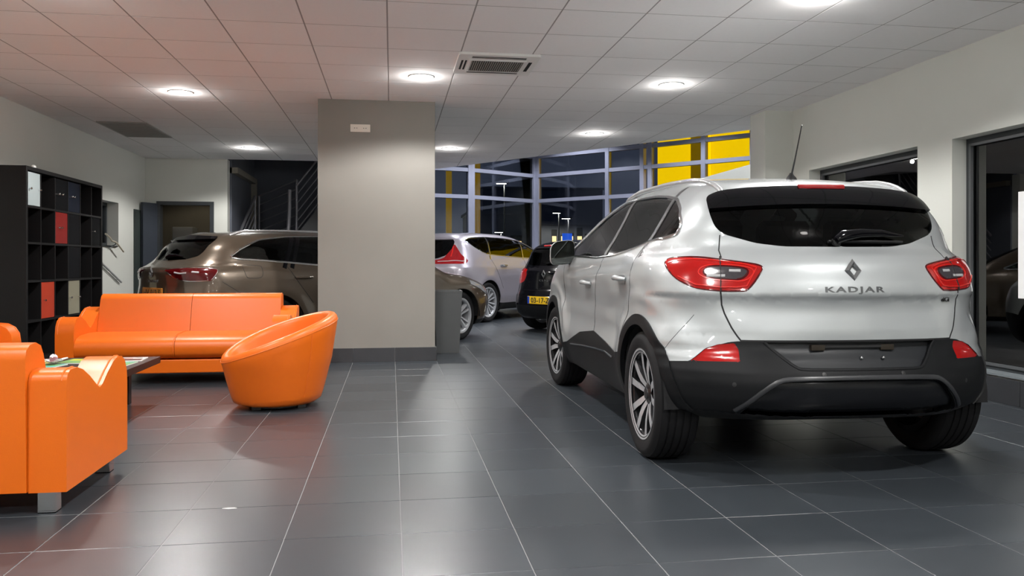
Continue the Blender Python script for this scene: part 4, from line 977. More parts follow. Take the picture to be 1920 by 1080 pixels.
def build_car(name, label, body, res, cfg, origin, head):
    """origin = room point of the rear bumper centre, head = degrees right of +Y"""
    t = thing(name, label, 'car', (origin[0], origin[1], 0), R(90-head))
    S = Shell(body, res); paint = cfg['paint']; Rr = cfg['arch']
    dlo = poly_sd(round_poly(cfg['dlo'], cfg.get('dlo_r', 0.04))); rg = poly_sd(round_poly(cfg['rglass'], 0.03)); ws = poly_sd(cfg['wind'])
    U = lambda P: (P[:, 0]+np.abs(P[:, 1]))*0.7071
    lamp_pts = [((p[0]+abs(p[1]))*0.7071, p[2]) for p in cfg['lamp']]; lampf = poly_sd(round_poly(lamp_pts, cfg.get('lamp_r', 0.015)))
    fld = {}
    fld['dlo'] = (lambda P: dlo(P[:, 0], P[:, 2]), lambda P: (np.abs(P[:, 1]) > 0.35) & (P[:, 2] > cfg['belt']))
    fld['rglass'] = (lambda P: rg(np.abs(P[:, 1]), P[:, 2]), lambda P: P[:, 0] < 1.0)
    fld['wind'] = (lambda P: ws(P[:, 0], np.abs(P[:, 1])), lambda P: (P[:, 0] > 2.0) & (P[:, 2] > cfg['belt']-0.1))
    fld['lamp'] = (lambda P: lampf(U(P), P[:, 2]), lambda P: P[:, 0] < 1.0)
    ar = lambda rr: (lambda P: rr-np.minimum(*[np.hypot(P[:, 0]-wx, P[:, 2]-wz) for wx, wz in body.wheels]))
    fld['arch'] = (ar(Rr), lambda P: (np.abs(P[:, 1]) > 0.6) & (P[:, 2] < 1.0))
    if cfg.get('ring'): fld['ring'] = (ar(Rr+cfg['ring']), lambda P: (np.abs(P[:, 1]) > 0.6) & (P[:, 2] < 1.0))
    if cfg.get('clad'):
        sx_, sz_ = zip(*cfg['clad_side']); ry_, rz_ = zip(*cfg['clad_rear']); xs_ = cfg.get('clad_split', 0.45)
        fld['clad'] = (lambda P: np.where(P[:, 0] < xs_, np.interp(np.abs(P[:, 1]), ry_, rz_), np.interp(P[:, 0], sx_, sz_))-P[:, 2], lambda P: P[:, 2] < 0.9)
    fld['spl'] = (lambda P: P[:, 2]-cfg['spoiler_z']-cfg.get('spc', 0.0)*P[:, 1]**2, lambda P: (P[:, 0] < 1.0) & (P[:, 2] > 1.1))
    for k_, pf in cfg.get('extra', {}).items(): fld[k_] = pf
    for k_, (f_, w_) in fld.items(): S.cut(f_, where=w_)
    Cn = S.centroids(); Nc = S.b.normal(Cn); I = {k_: (f_(Cn) > 0) & w_(Cn) for k_, (f_, w_) in fld.items()}
    free = np.ones(len(Cn), bool)
    def take(k_, extra=None):
        m_ = I[k_] & free
        if extra is not None: m_ &= extra
        free[m_] = False; return m_
    take('arch')
    parts = {}
    left = Cn[:, 1] > 0
    low = Cn[:, 2] < body.bounds[2][0]+0.09
    m_ = free & (Nc[:, 2] < -0.8) & (Cn[:, 2] < 0.42); free[m_] = False; parts['underbody'] = shell_part('underbody', S, m_, M_BLACK, t, skirt=0)
    wm = take('wind'); parts['windscreen'] = shell_part('windscreen', S, wm, M_CARGLASS, t, -0.002, 0.006)
    dm = take('dlo'); pil = cfg['pillars']
    bnds = [(-1, -1)]+pil+[(99, 99)]
    for sgn, sel in ((1, left), (-1, ~left)):
        # glass between the pillars, pillars as black trim
        z0, z1 = cfg['belt'], cfg['belt']+0.4
        xl = lambda p: p[0]+(p[1]-p[0])*np.clip((Cn[:, 2]-z0)/(z1-z0), -0.5, 1.5)
        pm = np.zeros(len(Cn), bool)
        edges = []
        for i in range(len(bnds)-1):
            a = xl(bnds[i]); b = xl(bnds[i+1])
            g_ = dm & sel & (Cn[:, 0] > a) & (Cn[:, 0] <= b)
            o_ = shell_part('side_window', S, g_, cfg['glass'][min(i, len(cfg['glass'])-1)], t, -0.004, 0.012)
        for (xb, xt) in pil:
            pts = [side_y(body, xb+(xt-xb)*((z-z0)/(z1-z0)), z, sgn) for z in np.linspace(cfg['pz'][0], cfg['pz'][1], 14)]
            strip('window_pillar', body, pts, cfg.get('pw', 0.07), 0.004, M_GLOSSBLACK if not cfg.get('pmat') else cfg['pmat'], t, lift=-0.002, proj=3)
        dl = round_poly(cfg['dlo'], cfg.get('dlo_r', 0.04))
        strip('window_trim', body, [side_y(body, x, z, sgn) for x, z in dl], cfg.get('tw', 0.016), 0.006, cfg.get('tmat', M_CHROME), t, closed=True, proj=3)
    gm = take('rglass'); gz = cfg['spoiler_z']
    sp_ = gm & (Cn[:, 2] > gz+cfg.get('spc', 0.0)*Cn[:, 1]**2)
    parts['rear_window'] = shell_part('rear_window', S, gm & ~sp_, cfg['rear_glass'], t, -0.003, 0.012)
    parts['spoiler'] = shell_part('spoiler', S, sp_, cfg.get('spmat', M_GLOSSBLACK), t, 0.016, 0.02)
    lm = take('lamp')
    for sel in (left, ~left):
        lo_ = shell_part('tail_lamp', S, lm & sel, cfg.get('lampmat', M_REDLENS), t, 0.0, 0.02, bulge=lambda V: 0.010*np.clip(lampf((V[:, 0]+np.abs(V[:, 1]))*0.7071, V[:, 2])/0.02, 0, 1)**0.5)
        parts.setdefault('lamps', []).append(lo_)
    for k_, f_ in cfg.get('special', []): f_(t, S, I, free, Cn, left, parts)
    if 'ring' in I:
        rm = take('ring')
        for nm_, q in (('rear', Cn[:, 0] < 2), ('front', Cn[:, 0] >= 2)):
            for sel in (left, ~left): shell_part('arch_trim', S, rm & q & sel, cfg['clad'] or paint, t, 0.008, 0.02)
    if 'clad' in I:
        cm = take('clad'); q = Cn[:, 0] < body.wheels[0][0]; q2 = Cn[:, 0] > body.wheels[1][0]
        parts['bumper'] = shell_part('rear_bumper', S, cm & q, cfg['clad'], t, 0.0, 0.03)
        shell_part('front_bumper', S, cm & q2, cfg['clad'], t, 0.0, 0.02)
        for sel in (left, ~left): shell_part('sill_cladding', S, cm & ~q & ~q2 & sel, cfg['clad'], t, 0.006, 0.02)
    # painted panels
    for nm_, f_ in cfg.get('panels', []):
        mk = f_(Cn) & free; free[mk] = False
        for sel in ((left, ~left) if nm_.endswith('door') else (np.ones(len(Cn), bool),)): shell_part(nm_, S, mk & sel, paint, t, 0, 0.012)
    parts['body'] = shell_part('body', S, free.copy(), paint, t, 0, 0.015)
    for pts, wd_ in cfg.get('seams', []):
        for s_ in (1, -1): strip('panel_gap', body, [side_y(body, x, z, s_) for x, z in smooth_path(pts, 2)], wd_, 0.0012, M_SEAL, t, proj=3)
    # wheels, arches
    wl_ = [(x, s_) for x in (0, 1) for s_ in (1, -1)]; base = None
    Rt, rim, wd = cfg['wheel']
    for xi, s_ in wl_:
        wx, wz = body.wheels[xi]; yo = cfg['track']
        if base is None: base = wh = make_wheel('wheel', t, Rt, rim, wd, cfg['wstyle'], cfg.get('nsp', 5))
        else: wh = copy_tree(base, t)
        wh.location = (wx, s_*(yo-wd/2), Rt); steer = R(cfg.get('steer', 0)) if xi == 1 else 0
        wh.rotation_euler = (0, 0.4*xi, steer+(0 if s_ > 0 else math.pi))
        bm = bmesh.new(); n = 20
        ring = [[bm.verts.new((wx+(Rr+0.004)*math.cos(a), s_*yy_, wz+(Rr+0.004)*math.sin(a))) for a in np.linspace(R(-3), R(183), n)] for yy_ in (cfg['track']-0.015, 0.50)]
        for i in range(n-1): bm.faces.new((ring[0][i], ring[0][i+1], ring[1][i+1], ring[1][i]))
        bm.faces.new(ring[1]); from_bm('wheel_arch_liner', bm, M_VOID, t)
    return t, S, parts
# ---------------------------------------------------------------- silver crossover (nearest car)
M_SILVER = mat('silver_paint', (0.41, 0.432, 0.442), 0.44, metal=0.38, coat=1.0, var=0.02, scale=400)
K_lamp = [(0.535,0.832,1.066),(0.521,0.808,1.083),(0.45,0.75,1.088),(0.342,0.609,1.074),(0.284,0.495,1.058),(0.257,0.438,1.047),(0.246,0.427,1.029),(0.242,0.502,0.922),(0.258,0.547,0.919),(0.29,0.63,0.919),(0.348,0.731,0.93),(0.423,0.802,0.974),(0.485,0.831,1.025)]
K_in = [(0.352,0.66,1.035),(0.30,0.55,1.033),(0.262,0.487,1.022),(0.265,0.525,0.972),(0.30,0.585,0.972),(0.33,0.655,0.978),(0.37,0.685,1.0)]
UZ = lambda L_: [((p[0]+abs(p[1]))*0.7071, p[2]) for p in L_]
k_in = poly_sd(round_poly(UZ(K_in), 0.02)); 
k_ref = poly_sd(round_poly([(0.772,0.577),(0.70,0.638),(0.648,0.660),(0.572,0.669),(0.560,0.638),(0.566,0.582)], 0.008))
k_plate = poly_sd(round_poly([(-0.45,0.70),(0.45,0.70),(0.425,0.655),(0.32,0.562),(0.28,0.552),(-0.28,0.552),(-0.32,0.562),(-0.425,0.655)], 0.02))
k_diff = poly_sd(round_poly([(-0.56,0.20),(-0.56,0.34),(-0.42,0.488),(-0.32,0.505),(0.32,0.505),(0.42,0.488),(0.56,0.34),(0.56,0.20)], 0.03))
k_gate = poly_sd([(-0.01,0.678),(0.545,0.678),(0.567,0.71),(0.59,0.754),(0.617,0.83),(0.63,0.916),(0.625,1.0),(0.605,1.075),(0.578,1.207),(0.62,1.30),(0.62,1.46),(-0.01,1.46)])
def k_special(t, S, I, free, Cn, left, parts):
    def grab(k): m = I[k] & free; free[m] = False; return m
    rm = grab('refl')
    for sel in (left, ~left): shell_part('reflector_lamp', S, rm & sel, M_REDLENS, t, -0.004, 0.02)
    pm = grab('plate'); parts['plate'] = shell_part('plate_recess', S, pm, mat('recess_grey', (0.016, 0.0175, 0.020), 0.42, spec=0.25, var=0.06), t, -0.028, 0.0)
    dm = grab('diff'); parts['diff'] = shell_part('diffuser', S, dm, mat('diffuser_black', (0.005, 0.0055, 0.007), 0.25, spec=0.3, var=0.1), t, -0.022, 0.0)
lB = lambda z: np.interp(z, [0.3, 0.5, 0.8, 1.1], [2.0, 2.0, 1.95, 1.72]); lA = lambda z: np.interp(z, [0.45, 0.55, 0.7, 0.8, 1.04, 1.17], [1.25, 1.22, 1.08, 0.99, 0.935, 0.90]); lC = lambda z: np.interp(z, [0.3, 0.7, 1.1], [2.98, 3.0, 2.94])
cfgK = dict(paint=M_SILVER, arch=0.378, ring=0.058, clad=M_CLAD, belt=1.06,
    dlo=[(3.02,1.118),(2.6,1.108),(1.92,1.094),(1.50,1.106),(1.09,1.143),(0.865,1.177),(0.642,1.191),(0.566,1.21),(0.585,1.27),(0.70,1.35),(0.90,1.418),(1.15,1.452),(1.45,1.477),(1.78,1.491),(2.18,1.493),(2.5,1.40),(2.7,1.31),(2.9,1.205)],
    dlo_r=0.05, spc=-0.06, rglass=[(-0.01,1.138),(0.288,1.14),(0.415,1.157),(0.565,1.205),(0.60,1.243),(0.612,1.313),(0.60,1.395),(0.53,1.425),(0.40,1.440),(0.2,1.450),(-0.01,1.452)], spoiler_z=1.352,
    wind=[(2.62,-0.01),(2.62,0.52),(3.48,0.66),(3.55,-0.01)], lamp=K_lamp, clad_side=[(0.45,0.56),(1.17,0.53),(1.352,0.507),(1.62,0.548),(1.98,0.587),(2.38,0.546),(2.86,0.43),(3.0,0.41),(3.9,0.55),(4.5,0.55)],
    clad_rear=[(0,0.677),(0.56,0.677),(0.60,0.672),(0.70,0.640),(0.775,0.575),(0.95,0.557)], clad_split=0.46, pillars=[(0.845,0.98),(1.72,1.95)], pz=(1.095,1.49), pw=0.055, pmat=mat('satin_pillar', (0.06,0.06,0.062), 0.3, var=0.05), tw=0.020,
    glass=[M_TINT, M_TINT, M_CARGLASS], rear_glass=M_TINT, wheel=(0.343, 0.243, 0.225), track=0.895, wstyle='pairs', steer=4,
    extra={'lampin': (lambda P: k_in((P[:,0]+np.abs(P[:,1]))*0.7071, P[:,2]), lambda P: P[:,0] < 1), 'refl': (lambda P: k_ref(np.abs(P[:,1]), P[:,2]), lambda P: P[:,0] < 0.6), 'plate': (lambda P: k_plate(P[:,1], P[:,2])*1.0, lambda P: (P[:,0] < 0.6) & (P[:,2] < 0.677)),
           'diff': (lambda P: k_diff(P[:,1], P[:,2]), lambda P: P[:,0] < 0.5), 'gate': (lambda P: k_gate(np.abs(P[:,1]), P[:,2]), lambda P: P[:,0] < 0.62),
           'dA': (lambda P: P[:,0]-lA(P[:,2]), lambda P: (np.abs(P[:,1]) > 0.6) & (P[:,2] < 1.25)), 'dB': (lambda P: P[:,0]-lB(P[:,2]), lambda P: (np.abs(P[:,1]) > 0.6) & (P[:,2] < 1.25)), 'dC': (lambda P: P[:,0]-lC(P[:,2]), lambda P: (np.abs(P[:,1]) > 0.6) & (P[:,2] < 1.25))},
    special=[('k', k_special)],
    panels=[('tailgate', lambda P: (k_gate(np.abs(P[:,1]), P[:,2]) > 0) & (P[:,0] < 0.62)),
            ('rear_door', lambda P: (np.abs(P[:,1]) > 0.6) & (P[:,2] < 1.20) & (P[:,0] > lA(P[:,2])) & (P[:,0] < lB(P[:,2]))), ('front_door', lambda P: (np.abs(P[:,1]) > 0.6) & (P[:,2] < 1.15) & (P[:,0] > lB(P[:,2])) & (P[:,0] < lC(P[:,2])))],
    seams=[([(lB(z), z) for z in (1.10, 0.95, 0.8, 0.65, 0.5, 0.32)], 0.006), ([(lA(z), z) for z in (1.17, 1.04, 0.9, 0.8, 0.7, 0.6)], 0.006), ([(lC(z), z) for z in (1.1, 0.9, 0.7, 0.5)], 0.006)])
kt, KS, kp = build_car('silver_crossover', 'silver crossover car seen from behind with black lower cladding', KAD, 0.022, cfgK, (2.218, 3.445), 1.484)
def kx(y, z): return rear_x(KAD, y, z)
# tailgate gap and lamp details
for s_ in (1, -1):
    gap = [kx(s_*y, z) for y, z in smooth_path([(0.545,0.678),(0.567,0.71),(0.59,0.754),(0.617,0.83),(0.63,0.916)], 1)]
    strip('panel_gap', KAD, gap, 0.008, 0.0012, M_SEAL, kt, proj=3)
    strip('panel_gap', KAD, [kx(s_*y, z) for y, z in ((0.60,1.083),(0.595,1.12),(0.578,1.20))], 0.006, 0.0012, M_SEAL, kt, proj=3)
    L_ = kp['lamps'][0 if s_ > 0 else 1]
    edge = smooth_path([(p[0], s_*p[1], p[2]) for p in K_lamp], 2, True)
    strip('lamp_seal', KAD, edge, 0.010, 0.003, M_DKREDLENS, L_, closed=True, proj=4)
    inn = smooth_path([(p[0], s_*p[1], p[2]) for p in K_in], 2, True)
    V_ = KAD.project(densify(inn, 0.01, True), 4); c_ = V_.mean(0)
    def offs(sc): return KAD.project(c_+(V_-c_)*sc, 4)
    def patch(name, P, m, lift, parent):
        Nn = KAD.normal(P); Q = P+Nn*lift; cc = KAD.project(P.mean(0)[None], 4); cc = cc+KAD.normal(cc)*(lift+0.001)
        n = len(P); VV = list(Q)+[cc[0]]; mid = KAD.project(P*0.5+P.mean(0)*0.5, 4); VV += list(mid+KAD.normal(mid)*lift)
        FF = [(i, (i+1) % n, n+1+(i+1) % n, n+1+i) for i in range(n)]+[(n+1+i, n+1+(i+1) % n, n) for i in range(n)]
        return pyd(name, VV, FF, m, parent, auto=60)
    patch('reversing_lens', V_, M_CLEARLENS, 0.0125, L_)
    strip('light_guide', KAD, offs(1.26), 0.010, 0.0125, M_REDRING, L_, closed=True, proj=3)
    strip('lens_border', KAD, V_, 0.016, 0.0125, M_DKREDLENS, L_, closed=True, proj=3)
    strip('light_guide', KAD, [(p[0], s_*p[1], p[2]) for p in ((0.50,0.815,1.05),(0.44,0.765,1.07),(0.345,0.62,1.058),(0.285,0.505,1.045),(0.262,0.455,1.03))], 0.010, 0.0125, M_REDRING, L_, proj=4)
    strip('light_guide', KAD, [(p[0], s_*p[1], p[2]) for p in ((0.262,0.455,1.03),(0.25,0.51,0.94),(0.26,0.555,0.936),(0.292,0.635,0.936),(0.35,0.73,0.948),(0.42,0.795,0.99))], 0.010, 0.0125, M_REDRING, L_, proj=4)
    for zz, y0, y1 in ((1.016, 0.53, 0.56), (0.992, 0.60, 0.66)):
        strip('reflector_bar', KAD, [kx(s_*y, zz) for y in np.linspace(y0, y1+0.02, 5)], 0.022, 0.0135, M_REFLECT, L_, proj=3)
    strip('lamp_split', KAD, [kx(s_*y, z) for y, z in ((0.606,1.083),(0.618,1.0),(0.628,0.916))], 0.007, 0.0135, M_SEAL, L_, proj=3)
strip('panel_gap', KAD, [kx(y, 0.679) for y in np.linspace(-0.55, 0.55, 40)], 0.010, 0.0012, M_SEAL, kt, proj=2)
strip('diffuser_trim', KAD, [kx(y, z) for y, z in smooth_path([(-0.585,0.345),(-0.43,0.497),(-0.33,0.513),(0.33,0.513),(0.43,0.497),(0.585,0.345)], 2)], 0.022, 0.006, mat('satin_grey_trim', (0.022, 0.023, 0.026), 0.32, var=0.05), kt, proj=3)
strip('plate_recess_trim', KAD, [kx(y, z) for y, z in smooth_path([(-0.445,0.676),(-0.33,0.560),(-0.28,0.549),(0.28,0.549),(0.33,0.560),(0.445,0.676)], 2)], 0.014, 0.004, M_CLAD, kt, proj=3)
for y in (-0.16, 0.16):
    x_, _, z_ = kx(y*1.12, 0.648); box('plate_lamp', (x_-0.012+0.02, y*1.12-0.035, 0.632), (x_+0.03, y*1.12+0.035, 0.660), mat('amber_plastic', (0.016, 0.011, 0.006), 0.4, var=0.2), kt, bevel=0.003)
x_, _, z_ = kx(0, 0.65); box('plate_lamp_bar', (x_+0.012, -0.15, 0.645), (x_+0.04, 0.15, 0.658), M_BLACK, kt)
for y in (-0.028, -0.14):
    x_, _, z_ = kx(y, 0.598); lathe('plate_screw', [(0.008, 0.0), (0.007, -0.008), (0.001, -0.010)], M_STEEL, kt, n=10, axis='y', cen=(0, 0, 0)).matrix_basis = Matrix.Translation((x_+0.026, y, 0.598)) @ Matrix.Rotation(R(-90), 4, 'Z')
for y in (0.60, -0.60, 0.2, -0.2):
    p = np.array(kx(y, 0.475 if abs(y) > 0.5 else 0.53)); nn = KAD.normal(p[None])[0]
    o = lathe('parking_sensor', [(0.011, 0.0), (0.011, 0.002), (0.001, 0.003)], M_BLACK, kt, n=14); o.location = p; o.rotation_euler = Vector(nn).to_track_quat('Z', 'Y').to_euler()
# badge and lettering
x_, _, z_ = kx(0, 1.02); diamond_badge('diamond_badge', kt, (x_-0.004, 0, 1.02), R(-90), 0.059, 0.044, tilt=R(-8))
tx = text_obj('lettering', 'KADJAR', 0.06, mat('badge_chrome', (0.16, 0.165, 0.17), 0.3, metal=0.6, var=0.05), kt, 0.003, width=0.305, height=0.036, spacing=1.25, bold=0.0016)
tx['label'] = 'chrome letters KADJAR'; x_, _, z_ = kx(0.0, 0.925); tx.location = (x_-0.001, 0, 0.925); tx.rotation_euler = (R(-6), 0, R(-90))
cv = np.empty(len(tx.data.vertices)*3); tx.data.vertices.foreach_get('co', cv); cv = cv.reshape(-1, 3); cv[:, 1] += 0.34*cv[:, 0]**2; tx.data.vertices.foreach_set('co', cv.ravel())
t2_ = text_obj('engine_lettering', 'dCi', 0.05, M_GLOSSBLACK, kt, 0.003, width=0.055, height=0.024, bold=0.001)
p = np.array(kx(-0.54, 0.875)); nn = KAD.normal(p[None])[0]; t2_.location = p+nn*0.002; t2_.rotation_euler = (0, 0, R(-90)-math.atan2(nn[1], -nn[0]))
# wiper, brake light, antenna, rails
wp_ = [kx(0.035, 1.170), kx(0.0, 1.190), kx(-0.10, 1.206), kx(-0.22, 1.208), kx(-0.36, 1.196)]
bm = bmesh.new(); bm_tube(bm, [(p[0]-0.036-0.006*(i == 1), p[1], p[2]) for i, p in enumerate(wp_)], [0.020, 0.030, 0.026, 0.021, 0.005], 10); from_bm('rear_wiper', bm, M_GLOSSBLACK, kt, auto=50)
lathe('wiper_pivot', [(0.022, 0.02), (0.02, -0.02), (0.002, -0.026)], M_BLACK, kt, n=14, axis='y').matrix_basis = Matrix.Translation((kx(0.02, 1.16)[0], 0.02, 1.16)) @ Matrix.Rotation(R(-90), 4, 'Z')
strip('wiper_blade', KAD, [kx(y, 1.162-0.00*y) for y in np.linspace(-0.36, 0.06, 12)], 0.012, 0.014, M_BLACK, kt, proj=2)
strip('brake_light', KAD, [kx(y, 1.443-0.045*y*y) for y in np.linspace(-0.125, 0.125, 14)], 0.026, 0.020, M_DKREDLENS if False else mat('brake_lens', (0.30, 0.01, 0.012), 0.15, coat=1.0, var=0.1), kt, lift=0.008, proj=3)
an = lathe('antenna_base', [(0.032, 0.0), (0.028, 0.012), (0.014, 0.028), (0.008, 0.04)], M_BLACK, kt, n=16, cen=(0, 0, 0)); an.location = (0.82, 0, float(KAD.top(np.array([0.82]))[0])-0.004)
bm = bmesh.new(); bm_tube(bm, [(0, 0, 0.02), (-0.04, 0, 0.10), (-0.125, 0, 0.29)], [0.006, 0.0045, 0.003], 8); from_bm('antenna_rod', bm, M_BLACK, an)
M_RAILS = mat('satin_silver_rail', (0.62, 0.63, 0.64), 0.25, metal=0.7, var=0.03)
for s_ in (1, -1):
    P = []
    for x in np.linspace(0.50, 2.42, 30):
        q = (x-0.50)/1.92; lift = 0.026*min(1, math.sin(math.pi*q)*1.6)
        zz = 1.6; y_ = s_*(0.53 if 0.2 < q < 0.9 else 0.52)
        zs_l = np.linspace(1.7, 1.2, 500); v = KAD.F(np.stack([np.full(500, x), np.full(500, y_), zs_l], 1)); P.append((x, y_, zs_l[int(np.argmax(v < 0))]+lift))
    bm = bmesh.new(); bm_tube(bm, P, [0.008]+[0.015]*28+[0.008], 10); from_bm('roof_rail', bm, M_RAILS, kt, auto=60)
    # door mirror
    mh = thing_m = None
    mv = [(0.0, 0.0), ]
    sec = [(0.13, 0.02, 0.03), (0.11, 0.075, 0.07), (0.05, 0.094, 0.090), (-0.005, 0.098, 0.095), (-0.010, 0.0955, 0.0925)]
    V = []; F = []; n = 24
    for (dx, a_, b_) in sec:
        for k in range(n):
            th = 2*math.pi*k/n; ce_, se_ = math.cos(th), math.sin(th); ex = 0.55
            V.append((2.73+dx, s_*(0.957+a_*math.copysign(abs(ce_)**ex, ce_)), 1.14+b_*math.copysign(abs(se_)**ex, se_)-0.02*ce_*1.0))
    for i in range(len(sec)-1):
        for k in range(n): F.append((i*n+k, i*n+(k+1) % n, (i+1)*n+(k+1) % n, (i+1)*n+k))
    F.append(tuple(range(n)))
    mo = pyd('door_mirror', V, F, M_SILVER, kt, auto=60)
    V2 = [(2.718+0.0, v[1], v[2]) for v in V[-n:]]; V2 = [(2.720, s_*0.957+(v[1]-s_*0.957)*0.975, 1.14+(v[2]-1.14)*0.975) for v in V2]
    pyd('mirror_glass', V2+[(2.724, v[1], v[2]) for v in V2], [tuple(range(n))]+[(k, (k+1) % n, n+(k+1) % n, n+k) for k in range(n)], mat('mirror_glass', (0.10, 0.11, 0.11), 0.02, metal=1.0), mo)
    tube('mirror_arm', [(2.80, s_*0.83, 1.07), (2.78, s_*0.90, 1.075), (2.77, s_*0.93, 1.085)], [0.03, 0.026, 0.022], M_BLACK, mo)
    # handles
    for (hx, hz, nm) in ((1.147, 0.963, 'r'), (2.104, 0.915, 'f')):
        pts = [np.array(side_y(KAD, hx+dx, hz+0.008*math.cos(dx*14), s_)) for dx in np.linspace(-0.105, 0.105, 9)]
        ly = [0.004, 0.026, 0.036, 0.038, 0.038, 0.038, 0.036, 0.026, 0.004]
        bm = bmesh.new(); bm_tube(bm, [(p[0], p[1]+s_*l_, p[2]) for p, l_ in zip(pts, ly)], [0.010, 0.014, 0.016, 0.017, 0.017, 0.017, 0.016, 0.014, 0.010], 10); hd_ = from_bm('door_handle', bm, M_SILVER, kt, auto=60)
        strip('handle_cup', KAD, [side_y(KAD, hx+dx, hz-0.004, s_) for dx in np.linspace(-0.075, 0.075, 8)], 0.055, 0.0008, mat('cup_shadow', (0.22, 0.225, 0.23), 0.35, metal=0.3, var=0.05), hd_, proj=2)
    # chrome strip on the lower doors
    strip('chrome_strip', KAD, [side_y(KAD, x, z, s_) for x, z in ((2.72,0.425),(2.3,0.455),(1.9,0.475),(1.6,0.485),(1.40,0.47))], 0.014, 0.012, M_CHROME, kt, proj=2)
    strip('bumper_gap', KAD, [side_y(KAD, x, z, s_) for x, z in ((0.445,0.62),(0.40,0.70),(0.36,0.80))], 0.0025, 0.0006, M_SEAL, kt, proj=2)
# inside of the car
seat_set(kt, KAD, 2.12, 0.66, 1.30, 0.37, 1.22)
box('dashboard', (2.62, -0.66, 0.70), (3.05, 0.66, 1.0), M_TRIMIN, kt, bevel=0.05, seg=3)
sw_ = tube('steering_wheel', [(2.50+0.08*math.cos(a)*0.4, 0.37+0.18*math.sin(a), 0.98+0.17*math.cos(a)) for a in np.linspace(0, 2*math.pi, 28, endpoint=False)], 0.016, M_BLACK, kt, n=8, closed=True)
tube('steering_column', [(2.51, 0.37, 0.98), (2.75, 0.37, 0.90)], 0.045, M_BLACK, sw_)
box('cabin_floor', (0.35, -0.70, 0.40), (3.2, 0.70, 0.46), M_VOID, kt)
box('parcel_shelf', (0.42, -0.58, 0.98), (0.92, 0.58, 1.0), M_TRIMIN, kt)

# ---------------------------------------------------------------- bronze estate
M_BRONZE = mat('bronze_paint', (0.092, 0.070, 0.050), 0.30, metal=0.5, coat=1.0, var=0.03, scale=400)
eA = lambda z: np.interp(z, [0.3, 0.6, 0.85, 1.05], [1.62, 1.56, 1.36, 1.24]); eB = lambda z: np.interp(z, [0.3, 0.7, 1.05], [2.45, 2.42, 2.30]); eC = lambda z: np.interp(z, [0.3, 0.7, 1.0], [3.42, 3.42, 3.30])
e_gate = poly_sd([(-0.01,0.62),(0.60,0.62),(0.66,0.75),(0.69,0.86),(0.66,1.0),(0.60,1.13),(0.62,1.30),(0.62,1.42),(-0.01,1.42)])
cfgE = dict(paint=M_BRONZE, arch=0.375, ring=0, clad=M_CLAD, belt=0.97,
    dlo=[(0.60,1.125),(0.70,1.105),(1.22,1.072),(1.67,1.036),(2.4,0.995),(3.25,0.965),(3.32,0.98),(3.0,1.13),(2.62,1.315),(2.3,1.375),(1.87,1.385),(1.35,1.365),(0.98,1.318),(0.74,1.215)], dlo_r=0.04,
    rglass=[(-0.01,1.085),(0.4,1.10),(0.545,1.135),(0.58,1.19),(0.575,1.30),(0.54,1.345),(-0.01,1.372)], spoiler_z=1.315, spmat=M_GLOSSBLACK,
    wind=[(2.68,-0.01),(2.68,0.48),(3.62,0.64),(3.70,-0.01)], lamp=[(0.09,0.28,0.985),(0.12,0.40,1.0),(0.19,0.607,1.005),(0.375,0.778,1.004),(0.45,0.825,0.99),(0.40,0.838,0.925),(0.355,0.836,0.868),(0.18,0.64,0.862),(0.125,0.46,0.895)],
    clad_side=[(0.3,0.30),(1.0,0.28),(3.9,0.26),(4.9,0.28)], clad_rear=[(0,0.36),(0.6,0.36),(0.95,0.32)], clad_split=0.35, pillars=[(1.20,1.44),(1.30,1.52),(2.24,2.42)], pz=(1.0,1.375), pw=0.05, tw=0.022,
    glass=[M_DTINT, M_DTINT, M_DTINT, M_CARGLASS], rear_glass=M_DTINT, lampmat=M_DKREDLENS, wheel=(0.335, 0.235, 0.225), track=0.905, wstyle='twin', nsp=5, steer=14,
    extra={'gate': (lambda P: e_gate(np.abs(P[:,1]), P[:,2]), lambda P: P[:,0] < 0.62), 'dA': (lambda P: P[:,0]-eA(P[:,2]), lambda P: (np.abs(P[:,1]) > 0.6) & (P[:,2] < 1.15)), 'dB': (lambda P: P[:,0]-eB(P[:,2]), lambda P: (np.abs(P[:,1]) > 0.6) & (P[:,2] < 1.15)), 'dC': (lambda P: P[:,0]-eC(P[:,2]), lambda P: (np.abs(P[:,1]) > 0.6) & (P[:,2] < 1.15))},
    panels=[('tailgate', lambda P: (e_gate(np.abs(P[:,1]), P[:,2]) > 0) & (P[:,0] < 0.62)), ('rear_door', lambda P: (np.abs(P[:,1]) > 0.6) & (P[:,2] < 1.12) & (P[:,0] > eA(P[:,2])) & (P[:,0] < eB(P[:,2]))), ('front_door', lambda P: (np.abs(P[:,1]) > 0.6) & (P[:,2] < 1.12) & (P[:,0] > eB(P[:,2])) & (P[:,0] < eC(P[:,2])))],
    seams=[([(eA(z), z) for z in (1.05, 0.95, 0.85, 0.7, 0.6)], 0.007), ([(eB(z), z) for z in (1.03, 0.9, 0.7, 0.5, 0.32)], 0.007), ([(0.46,0.86),(0.60,0.77),(0.68,0.72)], 0.005),
           ([(0.72,1.035),(0.74,1.04),(0.92,1.03),(0.94,1.02),(0.935,0.93),(0.90,0.892),(0.76,0.893),(0.735,0.91),(0.715,1.0),(0.72,1.035)], 0.005)])
et, ES, ep = build_car('bronze_estate', 'bronze estate car behind the orange sofa, partly hidden by the column', EST, 0.03, cfgE, (-2.69, 9.375), 52.414)
